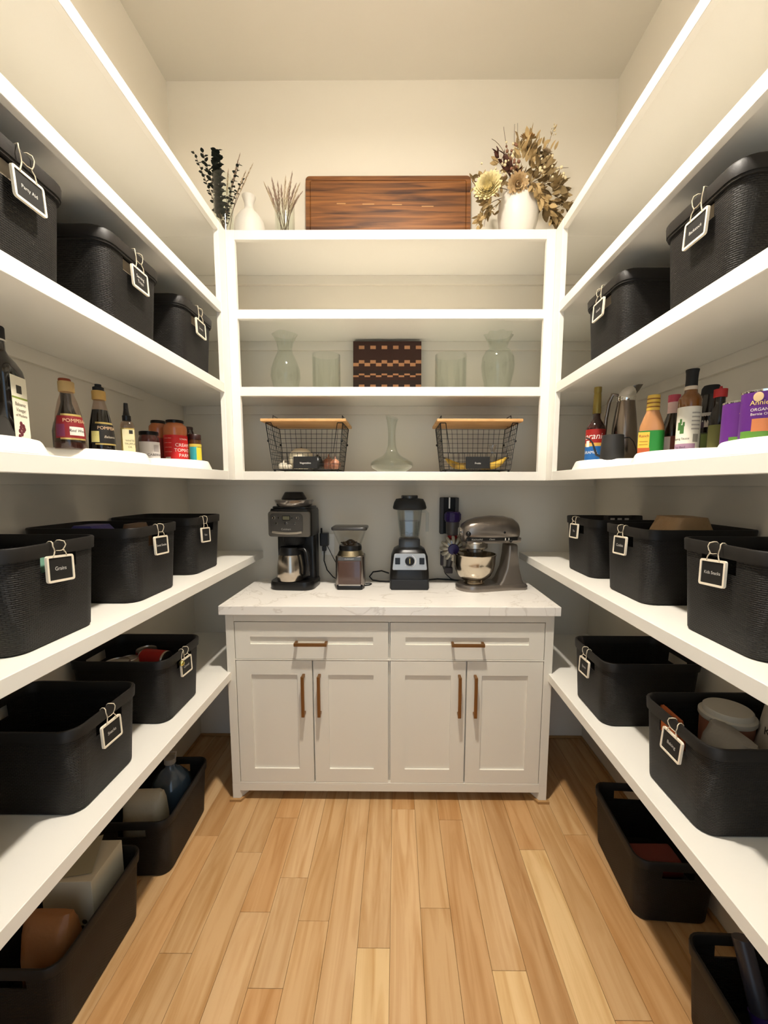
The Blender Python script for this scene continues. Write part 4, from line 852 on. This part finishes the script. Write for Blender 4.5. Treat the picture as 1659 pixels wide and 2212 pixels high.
MB().lathe([(.057, .176), (.058, .182), (.050, .214), (.001, .216)], 32).xf(T(-.014, -.040, 0)).build('carafe_lid', BLACK, cr_); MB().tube([(.030, -.05, .205), (.064, -.056, .205), (.078, -.060, .18), (.084, -.062, .13), (.080, -.060, .075), (.060, -.052, .060)], [.010, .012, .013, .013, .012, .009], 10).build('carafe_handle', BLACK, cr_, smooth=60)
# --- burr coffee grinder
cx, cy = -.206, 2.125
t = thing('coffee_grinder', 'small steel burr coffee grinder with clear hopper', 'grinder', (cx, cy, ZCT), 0)
gsc = 1.0
MB().loft([rb(.128, .118, .012, 0), rb(.132, .122, .014, .004), rb(.132, .122, .014, .020), rb(.126, .116, .012, .026)]).build('base', BLACK, t, smooth=40)
MB().loft([rb(.140, .115, .02, .018, .006), rb(.146, .120, .022, .024, .006), rb(.146, .120, .022, .168, .006), rb(.140, .116, .022, .172, .006)]).build('housing', mat('grinder_steel', '#8e8680', .3, 1.0), t, smooth=40)
MB().box(-.0585, .0585, -.0605, -.045, .028, .150).build('ground_chamber', mat('smoked_chamber', '#4a342c', .12, coat=.5), t, smooth=0, bevel=.006)
pb_ = MB().box(-.0585, .0585, -.0590, -.050, .150, .168).build('brand_plate', mat('panel_grey'), t, smooth=0, bevel=.002); lettering('CUISINART', .0095, mat('print_silver'), pb_, T(0, -.0594, .159))
MB().box(-.056, .056, -.0600, -.052, .022, .0285).build('trim', STEEL, t, smooth=0)
MB().lathe([(.066, .170), (.068, .174), (.058, .196), (.056, .200)], 36).build('dial_ring', mat('dial_steel', '#a0957c', .3, 1.0), t); MB().lathe([(.058, .199), (.0585, .212), (.056, .224)], 36).build('collar', BLACK, t)
MB().loft([rb(.108, .100, .03, .222), rb(.170, .135, .022, .306)], False, False).build('hopper', CLEARP, t, smooth=50)
MB().loft([rb(.174, .139, .02, .304), rb(.180, .145, .022, .308), rb(.180, .145, .022, .317), rb(.172, .137, .02, .321)]).build('hopper_lid', mat('smoked_lid', '#3a3836', .25), t, smooth=50)
MB().lathe([(.020, .222), (.019, .246), (.008, .252), (.001, .252)], 16).build('burr_knob', BLACK, t)
for k in range(26):
    a = rf.uniform(0, 2*PI); r_ = rf.uniform(.024, .046); MB().sphere((r_*math.cos(a), r_*math.sin(a), .228 + rf.uniform(0, .008)), .0065, 8, 6, sy=.75, sz=.6).build('coffee_bean', mat('coffee_bean', '#120806', .35), t)
# --- blender
cx, cy = .098, 2.165
t = thing('blender', 'black blender with clear jar and silver control panel', 'blender', (cx, cy, ZCT), 0)
MB().loft([rb(.198, .185, .03, 0), rb(.204, .190, .035, .006), rb(.200, .188, .04, .080), rb(.188, .178, .045, .165), rb(.160, .155, .05, .200), rb(.120, .120, .045, .213)]).build('motor_base', BLACK, t, smooth=50)
tl = Matrix.Rotation(math.radians(-5), 4, 'X')
cp = MB().loft([[(x*(1 - .12*(z - .1)/.085), -.0985, z) for x, z in rrect(.176, .084, .008, 4, 0, .138)], [(x*(1 - .12*(z - .1)/.085), -.1015, z) for x, z in rrect(.173, .081, .008, 4, 0, .138)]]).xf(T(0, -.0105, 0) @ tl).build('control_panel', mat('panel_silver', '#b0ada8', .35, .7), t, smooth=40)
for sx in (-1, 1): MB().box(sx*.061 - .0125, sx*.061 + .0125, -.1065, -.09, .125, .158).xf(T(0, -.0105, 0) @ tl).build('rocker_switch', BLACK, cp, smooth=0, bevel=.002)
dl = MB().lathe([(.024, 0), (.022, .012), (.018, .014), (.0005, .014)], 28).xf(T(0, -.0105, 0) @ tl @ T(0, -.1012, .141) @ Matrix.Rotation(PI/2, 4, 'X')).build('speed_dial', BLACK, cp); MB().box(-.0018, .0018, -.117, -.1148, .130, .155).xf(T(0, -.0105, 0) @ tl).build('pointer', ink('#b8a86a'), dl, smooth=0)
mb = MB(); mb.tube([(.030*math.cos(a), -.1018, .141 + .030*math.sin(a)) for a in [math.radians(-140 + 14*k) for k in range(16)]], .0022, 6).xf(T(0, -.0105, 0) @ tl).build('dial_scale', ink('#e2deda'), cp)
MB().box(-.095, .095, -.0975, -.09, .0, .055).build('front_skirt', mat('dark_graphite', '#1c1d20', .5), t, smooth=0, bevel=.006)
jl = lambda w, z: ring(rrect(w, w, w*.3, 6), z)
MB().loft([jl(.110, .208), jl(.113, .214), jl(.110, .250), jl(.100, .256)]).build('jar_collar', mat('smoked_collar', '#3f4348', .2), t, smooth=50)
MB().loft([jl(.096, .252), jl(.100, .262), jl(.116, .330), jl(.132, .412), jl(.128, .412), jl(.112, .330), jl(.096, .266), jl(.02, .264)], True, True).build('jar', CLEARP, t, smooth=50)
MB().loft([jl(.090, .268), jl(.104, .345), jl(.099, .3451)], True, True).build('splash_film', glass('frosted_jar', '#eef2f6', .3, .6, .10), t, smooth=50)
MB().loft([jl(.140, .404), jl(.166, .408), jl(.172, .416), jl(.160, .440), jl(.140, .458), jl(.090, .462)]).build('lid', mat('soft_black', '#1a1b1c', .55), t, smooth=50); MB().lathe([(.043, .460), (.044, .474), (.041, .478), (.001, .479)], 28).build('lid_plug', mat('smoked_plug', '#4a4a48', .2, coat=.4), t)
MB().tube([(.062, -.01, .395), (.082, -.012, .397), (.092, -.012, .385), (.092, -.012, .290)], [.007, .008, .009, .008], 10).build('jar_handle', CLEARP, t, smooth=60)
MB().tube([(0, 0, .262), (0, 0, .282)], .006, 8).build('blade_hub', STEEL, t)
for k in range(4): a = k*PI/2 + .4; MB().add([(0, 0, .278), (.034*math.cos(a), .034*math.sin(a), .286), (.030*math.cos(a + .35), .030*math.sin(a + .35), .282), (.006*math.cos(a + .8), .006*math.sin(a + .8), .277)], [(0, 1, 2, 3), (3, 2, 1, 0)]).build('blade', CHROME, t, smooth=0, fix=False)
# --- cordless vacuum on its wall dock
t = thing('vacuum_dock', 'black wall dock holding the cordless vacuum', 'wall dock', tuple(Q(970, 1110, YB - .03)), 0)
MB().box(-.050, .050, .0, .03, -.110, .090).build('back_plate', MBLACK, t, smooth=0, bevel=.006); MB().box(-.050, -.030, -.02, .0, -.110, .090).build('side_rail', mat('graphite', '#33312f', .5), t, smooth=0, bevel=.004); MB().box(.030, .050, -.02, .0, .01, .090).build('side_rail', mat('graphite'), t, smooth=0, bevel=.004); MB().box(-.004, .004, -.012, .0, .03, .090).build('contact_rib', STEEL, t, smooth=0)
vo = Q(977, 1168, 2.225); t = thing('cordless_vacuum', 'handheld purple and grey cordless vacuum hanging on the wall', 'vacuum', tuple(vo), 0)
PUR = mat('vacuum_purple', '#2c1a52', .3); CYC = mat('cyclone_grey', '#b9b3a2', .35, .3)
MB().lathe([(.026, -.030), (.034, -.018), (.036, .040), (.034, .045)], 28).xf(T(0, 0, .060)).build('motor_body', mat('vacuum_grey', '#4a4644', .35), t); MB().lathe([(.036, .102), (.041, .106), (.041, .150), (.036, .156), (.020, .157)], 12).build('inlet_head', PUR, t, smooth=20)
for k in range(8): a = k*PI/4; MB().box(-.006, .006, -.044, -.038, .112, .146).xf(RZ(k*45)).build('head_rib', PUR, t, smooth=0, bevel=.002)
MB().lathe([(.024, .012), (.026, .018), (.026, .030), (.022, .034)], 24).build('red_collar', ink('#8e1414'), t)
RX = Matrix.Rotation(PI/2, 4, 'X'); cyc = MB().lathe([(.050, 0), (.056, .02), (.050, .045), (.030, .052), (.001, .053)], 32).xf(T(0, 0, -.038) @ RX).build('cyclone_shell', glass('smoked_clear', '#cfcabd', .05, .9, .12), t)
for k in range(12):
    a = 2*PI*k/12; MB().tube([(.026*math.cos(a), -.050, -.038 + .026*math.sin(a)), (.044*math.cos(a), -.046, -.038 + .044*math.sin(a)), (.060*math.cos(a), -.030, -.038 + .060*math.sin(a)), (.062*math.cos(a), -.008, -.038 + .062*math.sin(a))], [.005, .0085, .0095, .008], 8).build('cyclone_cone', CYC, t, smooth=60)
MB().lathe([(.028, 0), (.030, .010), (.026, .018), (.001, .020)], 24).xf(T(0, -.048, -.038) @ RX).build('filter_cap', PUR, t)
MB().tube([(-.002, .015, -.085), (-.012, .016, -.115), (-.016, .016, -.150)], [.018, .017, .015], 10).build('handle', mat('vacuum_grey'), t, smooth=60); MB().box(-.040, .004, -.012, .030, -.178, -.145).build('battery', mat('dark_plum', '#201418', .4), t, smooth=0, bevel=.005); MB().box(-.062, -.046, -.01, .02, -.135, -.060).build('trigger_guard', mat('dark_plum'), t, smooth=0, bevel=.004)
# --- stand mixer, seen from its side
t = thing('stand_mixer', 'silver grey stand mixer with polished steel bowl', 'mixer', (.505, 2.120, ZCT), math.radians(9))
MG = mat('mixer_silver', '#857d75', .30, .75, coat=.3)
def ell(x, zc, hz, hy, n=24, p=2.4):
    out = []
    for k in range(n):
        a = 2*PI*k/n; c, s_ = math.cos(a), math.sin(a); out.append((x, hy*math.copysign(abs(c)**(2/p), c), zc + hz*math.copysign(abs(s_)**(2/p), s_)))
    return out
base_o = [(-.165 + .085*math.cos(a) if abs(math.cos(a)) >= 0 else 0, .085*math.sin(a)) for a in [PI/2 + PI*k/14 for k in range(15)]] + [(-.02, -.080), (.10, -.068), (.176, -.070), (.190, -.058), (.190, .058), (.176, .070), (.10, .068), (-.02, .080)]
base_o = [(x + .080, y) if i < 15 else (x, y) for i, (x, y) in enumerate(base_o)]
sc_ = lambda k, dz: [(x*k, y*k, dz) for x, y in base_o]
MB().loft([sc_(.985, 0), sc_(1.0, .005), sc_(1.0, .020), sc_(.96, .030)]).build('base', MG, t, smooth=50)
MB().loft([[(x, y*s_, z) for x, y in ((a, .055), (b_, .050), (b_, -.050), (a, -.055))] for a, b_, s_, z in ((.030, .180, 1.15, .020), (.055, .165, 1.05, .050), (.078, .150, .95, .110), (.088, .142, .88, .180), (.090, .140, .86, .232))]).build('column', MG, t, smooth=50, bevel=.012, seg=3)
hd = MB().loft([ell(-.150, .292, .006, .006), ell(-.149, .292, .026, .030), ell(-.140, .294, .044, .046), ell(-.115, .299, .056, .056), ell(-.070, .305, .064, .062), ell(0, .309, .068, .066), ell(.07, .308, .066, .066), ell(.115, .303, .060, .062), ell(.140, .297, .048, .052), ell(.152, .292, .028, .032), ell(.155, .290, .006, .008)]).build('motor_head', MG, t, smooth=60)
MB().loft([[(x, y, .232), (x, y, .262)][::-1] for x, y in []] or [[(-.132, -.052, .240), (.150, -.050, .240), (.150, .050, .240), (-.132, .052, .240)], [(-.138, -.056, .268), (.152, -.054, .268), (.152, .054, .268), (-.138, .056, .268)]]).build('head_underside', MG, t, smooth=30, bevel=.006)
bn = MB().box(-.136, .128, -.0600, .0600, .254, .270).build('trim_band', BLACK, hd, smooth=0, bevel=.003)
lettering('KitchenAid', .0125, mat('print_silver'), bn, T(-.085, -.0603, .262)); lettering('Classic', .011, mat('print_silver'), bn, T(-.008, -.0603, .262), None, .3)
for k in (0.062, .08): MB().box(k - .002, k + .002, -.0615, -.0598, .256, .268).build('speed_mark', ink('#d8d4cc'), bn, smooth=0)
MB().sphere((.09, -.064, .252), .007, 10, 8).build('speed_lever', BLACK, hd); MB().sphere((.055, -.0655, .296), .006, 10, 8, sy=.3).build('lock_pin', BLACK, hd)
MB().lathe([(.022, 0), (.024, .004), (.024, .014), (.018, .017), (.001, .017)], 24).xf(T(-.147, 0, .296) @ Matrix.Rotation(-PI/2, 4, 'Y')).build('hub_cover', CHROME, hd); MB().sphere((-.128, -.052, .290), .013, 12, 8).build('hub_knob', BLACK, hd)
MB().lathe([(.060, .212), (.064, .216), (.064, .240), (.060, .246)], 32).xf(T(-.075, 0, 0)).build('planetary_ring', STEEL, t); MB().lathe([(.038, .190), (.042, .194), (.042, .213)], 24).xf(T(-.075, 0, 0)).build('planetary_hub', DKSTEEL, t); MB().tube([(-.075, 0, .195), (-.070, 0, .150)], .009, 10).build('beater_shaft', STEEL, t)
bw_ = MB().lathe([(.052, .030), (.054, .036), (.046, .042), (.055, .048), (.082, .070), (.098, .100), (.104, .135), (.1065, .176), (.110, .180), (.110, .183), (.105, .183), (.102, .135), (.095, .100), (.078, .074), (.052, .054), (.001, .050)], 48).xf(T(-.075, 0, 0)).build('bowl', mat('bowl_steel', '#c0b6a6', .16, 1.0), t, smooth=60)
# --- cords, plug and sockets
def cord(name, label, pts, r=.0032): o = MB().tube(pts, r, 8).build(name, CORD, smooth=60); tag(o, label, 'cord', 'appliance cords on the worktop'); return o
t = thing('wall_outlet', 'white wall socket plate behind the coffee grinder', 'socket', (-.352, YB, 1.145)); MB().box(-.036, .036, -.007, 0, -.06, .06).build('plate', PAPERW, t, smooth=0, bevel=.003)
for dz in (-.03, .03): MB().box(-.016, .016, -.0085, -.006, dz - .014, dz + .014).build('receptacle', PAPERW, t, smooth=0, bevel=.003)
t = thing('plug_adapter', 'black plug adapter in the wall socket', 'plug', (-.367, YB - .009, 1.178)); MB().box(-.023, .023, -.045, 0, -.036, .036).build('block', BLACK, t, smooth=0, bevel=.006); MB().tube([(-.016, -.02, .03), (-.017, -.02, .062)], .005, 8).build('strain_relief', BLACK, t); MB().box(-.012, .010, -.040, -.012, -.064, -.036).build('plug', BLACK, t, smooth=0, bevel=.004)
cord('power_cord', 'thin black cord looping from the plug down to the worktop', [(-.368, 2.275, 1.113), (-.369, 2.27, 1.06), (-.352, 2.262, 1.01), (-.318, 2.255, .972), (-.29, 2.25, .957), (-.24, 2.245, .951), (-.2, 2.243, .9505)])
cord('power_cord', 'straight thin cord running behind the coffee grinder', [(-.352, 2.285, 1.14), (-.315, 2.272, 1.07), (-.280, 2.262, 1.01), (-.262, 2.258, .97), (-.225, 2.256, .9515)], .002)
cord('power_cord', 'thick black cord loop between grinder and blender', [(-.010, 2.25, .995), (-.05, 2.262, 1.006), (-.098, 2.268, .998), (-.118, 2.266, .972), (-.100, 2.255, .955), (-.06, 2.245, .951), (-.005, 2.235, .951)], .0042)
cord('power_cord', 'short cord curling out beside the coffee grinder', [(-.135, 2.19, .951), (-.115, 2.19, .953), (-.102, 2.185, .951), (-.110, 2.165, .950), (-.135, 2.15, .950)])
cord('power_cord', 'black cord along the wall from blender to mixer', [(.196, 2.27, .953), (.26, 2.284, .956), (.33, 2.286, .952), (.40, 2.27, .950), (.46, 2.26, .950)], .0042)
cord('power_cord', 'thin cord hanging from the wall dock behind the mixer', [(.290, 2.29, 1.03), (.305, 2.29, .985), (.335, 2.285, .958), (.37, 2.275, .950)], .0025)

# ------------------------------------------------------------------ what lies in the bins
def inside(b, dx, dy, dz): return Matrix.Translation(b.location) @ Matrix.Rotation(b.rotation_euler.z, 4, 'Z') @ Vector((dx, dy, dz))
def sack(name, label, b, dx, dy, w, d, h, col, rz=0, top=.35, bump=.4):
    """soft packet standing on the bin's floor, pinched at the top"""
    t = thing(name, label, 'packet', inside(b, dx, dy, .009), b.rotation_euler.z + math.radians(rz), 'food packets in the bins')
    rg = lambda k, e_, z: [(x + rf.uniform(-.003, .003), y*e_ + rf.uniform(-.003, .003), z) for x, y in rrect(w*k, d, min(w, d)*.3, 4)]
    MB().loft([rg(.92, .9, 0), rg(1, 1, h*.15), rg(1, 1, h*.6), rg(.99, .7, h*.85), rg(.97, top, h)]).build('bag', mat('bag_' + col.strip('#'), col, .5, bump=(40, bump, .006)), t, smooth=60); return t
def tin(label, b, dx, dy, r, h, col, lie=None, dz=.009, cat='can'):
    t = thing('food_can', label, cat, inside(b, dx, dy, dz + (r if lie is not None else 0)), 0, 'cans in the low bin')
    if lie is not None: t.rotation_euler = (PI/2, 0, math.radians(lie))
    MB().lathe([(r*.94, 0), (r, .003), (r, h - .003), (r*.95, h), (r*.92, h - .004), (.001, h - .004)], 32).build('tin', STEEL, t); MB().lathe([(r + .0004, .006), (r + .0004, h - .006)], 32).build('wrapper', ink(col), t); return t
sack('snack_bag', 'mint green packet seen through the hand hole of the Grains bin', L5A, -.03, -.135, .10, .035, .195, '#8fc4a8')
sack('snack_bag', 'purple and blue bag standing in an open bin', L5B, -.07, .0, .09, .20, .232, '#4a4480', 0); sack('snack_bag', 'brown paper packet in the bin with the purple bag', L5B, .055, -.06, .10, .09, .226, '#6a5038')
sack('kraft_sack', 'large kraft paper sack rising from an open bin', R5B, .05, -.02, .13, .20, .262, '#a8865c', 0, .5, .9); sack('coffee_bag', 'dark bag with a rosette print behind the kraft sack', R5B, -.055, .06, .09, .16, .25, '#3a2c22')
o = tag(MB().box(-.05, .05, -.02, .02, 0, .232).build('snack_box', ink('#2a2420'), smooth=0, bevel=.002, loc=inside(R5C, -.05, .02, .009)), 'dark snack box with white print in the Tea bin', 'box')
for k in range(3): MB().box(-.04 + k*.03, -.022 + k*.03, -.021, -.0195, .195, .222).build('print', ink('#cfc8bc'), o, smooth=0)
tin('red tomato can lying on top in the Canned bin', L6B, .03, -.085, .036, .105, '#a01810', -100, .135); tin('red can with yellow lettering standing in the Canned bin', L6B, .075, .02, .037, .19, '#8e1a10'); tin('tall grey lidded tin standing in the Canned bin', L6B, -.07, .04, .042, .20, '#6a6256'); tin('white and green can standing in the Canned bin', L6B, -.005, .04, .033, .185, '#b8b08c'); tin('plain can lying under the red tomato can', L6B, .03, -.09, .036, .105, '#7a2018', -100, .009); tin('plain can lying lowest in the Canned bin', L6B, .03, -.09, .030, .105, '#8a7a5a', -100, .0785)
bl = thing('bell_charm', 'shiny round bell hanging at the Canned tag', 'charm', inside(L6B, -.058, -BD/2 - .016, .198)); MB().sphere((0, 0, 0), .0105, 16, 10).build('shell', mat('gold_bell', '#d8cc7a', .12, 1.0), bl); MB().tube([(0, 0, .009), (0, .004, .03), (0, .012, .0405)], .001, 6).build('string', TWINE, bl)
t = thing('lidded_tub', 'white round lidded tub in the Baking bin', 'tub', inside(R6A, -.045, .01, .009)); MB().lathe([(.055, 0), (.058, .004), (.062, .205)], 36).build('tub', ink('#8a5a44'), t); MB().lathe([(.064, .200), (.066, .203), (.066, .214), (.058, .217), (.057, .228), (.054, .231), (.001, .231)], 40).build('lid', mat('tub_lid', '#b9b4a6', .5), t)
t = sack('flour_bag', 'white flour bag with black lettering in the Baking bin', R6A, .055, .08, .12, .08, .262, '#b8b0a2'); lettering('KA', .03, ink('#1a1816'), t, T(0, -.041, .215))
sack('flour_bag', 'grey paper bag low in the Baking bin', R6A, .05, -.05, .13, .11, .215, '#8a857c'); sack('snack_bag', 'orange packet behind the Baking tag', R6A, -.07, -.125, .09, .03, .20, '#b05a2c')
t = thing('water_jug', 'blue grey ridged plastic jug in the floor bin', 'jug', inside(FL1, .02, .075, .009)); MB().lathe([(.07, 0), (.078, .006)] + [(.080 + .003*(k % 2), .02 + .016*k) for k in range(11)] + [(.066, .215), (.035, .250), (.020, .262), (.020, .285)], 40).build('body', mat('jug_blue', '#3a4a58', .15, coat=.4), t, smooth=60); MB().lathe([(.023, .280), (.023, .302), (.001, .303)], 20).build('cap', ink('#8a857c'), t); MB().tube([(-.02, 0, .29), (-.03, 0, .33), (.03, 0, .33), (.02, 0, .29)], .005, 8).build('carry_handle', ink('#8a857c'), t)
sack('paper_bag', 'pale paper bag beside the blue jug', FL1, .0, -.085, .15, .11, .275, '#a39c88', 0, .2)
t = thing('carton', 'white open carton standing in the floor bin', 'carton', inside(FL2, .012, .080, .009), math.radians(2)); MB().box(-.075, .075, -.075, .075, 0, .275).build('box', mat('carton_white', '#c2bba4', .7), t, smooth=0, bevel=.002); MB().add([(-.07, -.07, .277), (.06, -.05, .279), (.02, .07, .30), (-.07, .06, .283)], [(0, 1, 2, 3), (3, 2, 1, 0)]).build('flap', ink('#8f886e'), t, smooth=0, fix=False)
for k in range(3): MB().sphere((.03 + .008*k, -.0755, .10 + .02*k), .008, 10, 6, sy=.1).build('print', ink('#4a4436'), t)
sack('coffee_bag', 'shiny copper brown bag in front of the white carton', FL2, .03, -.075, .13, .10, .265, '#8a5c34', 0, .2)
for k, l in ((0, 'upper dark red packet in the floor bin'), (1, 'lower dark red packet in the floor bin')): tag(MB().box(-.075, .075, -.04, .04, 0, .03).build('snack_packet', ink('#5a1a14'), smooth=0, bevel=.012, seg=3, loc=inside(FR1, -.03 + .01*k, -.09, .155 - .035*k)), l, 'packet')
tag(MB().box(-.09, .09, -.06, .06, 0, .108).build('snack_carton', mat('dark_card', '#15110f', .7), smooth=0, bevel=.003, loc=inside(FR1, -.02, -.09, .009)), 'dark carton under the red packets', 'carton')
t = thing('vacuum_wand', 'long dark vacuum wand leaning out of the floor bin', 'vacuum tool', inside(FR2, -.03, -.04, .02)); MB().tube([(0, 0, 0), (-.008, .06, .14), (-.02, .14, .31)], [.024, .024, .021], 16).build('tube', mat('wand_grey', '#2c2a30', .35), t, smooth=60); MB().tube([(-.008, .06, .14), (-.0105, .078, .178)], .0265, 16).build('sleeve', PUR, t, smooth=60)
tag(MB().loft([ring(rrect(.11, .05, .02, 5), 0), ring(rrect(.12, .055, .022, 5), .10), ring(rrect(.06, .04, .018, 5), .20)]).build('vacuum_nozzle', mat('nozzle_grey', '#6a645c', .4), smooth=50, loc=inside(FR2, .05, -.09, .009)), 'grey vacuum nozzle standing in the floor bin', 'vacuum tool')
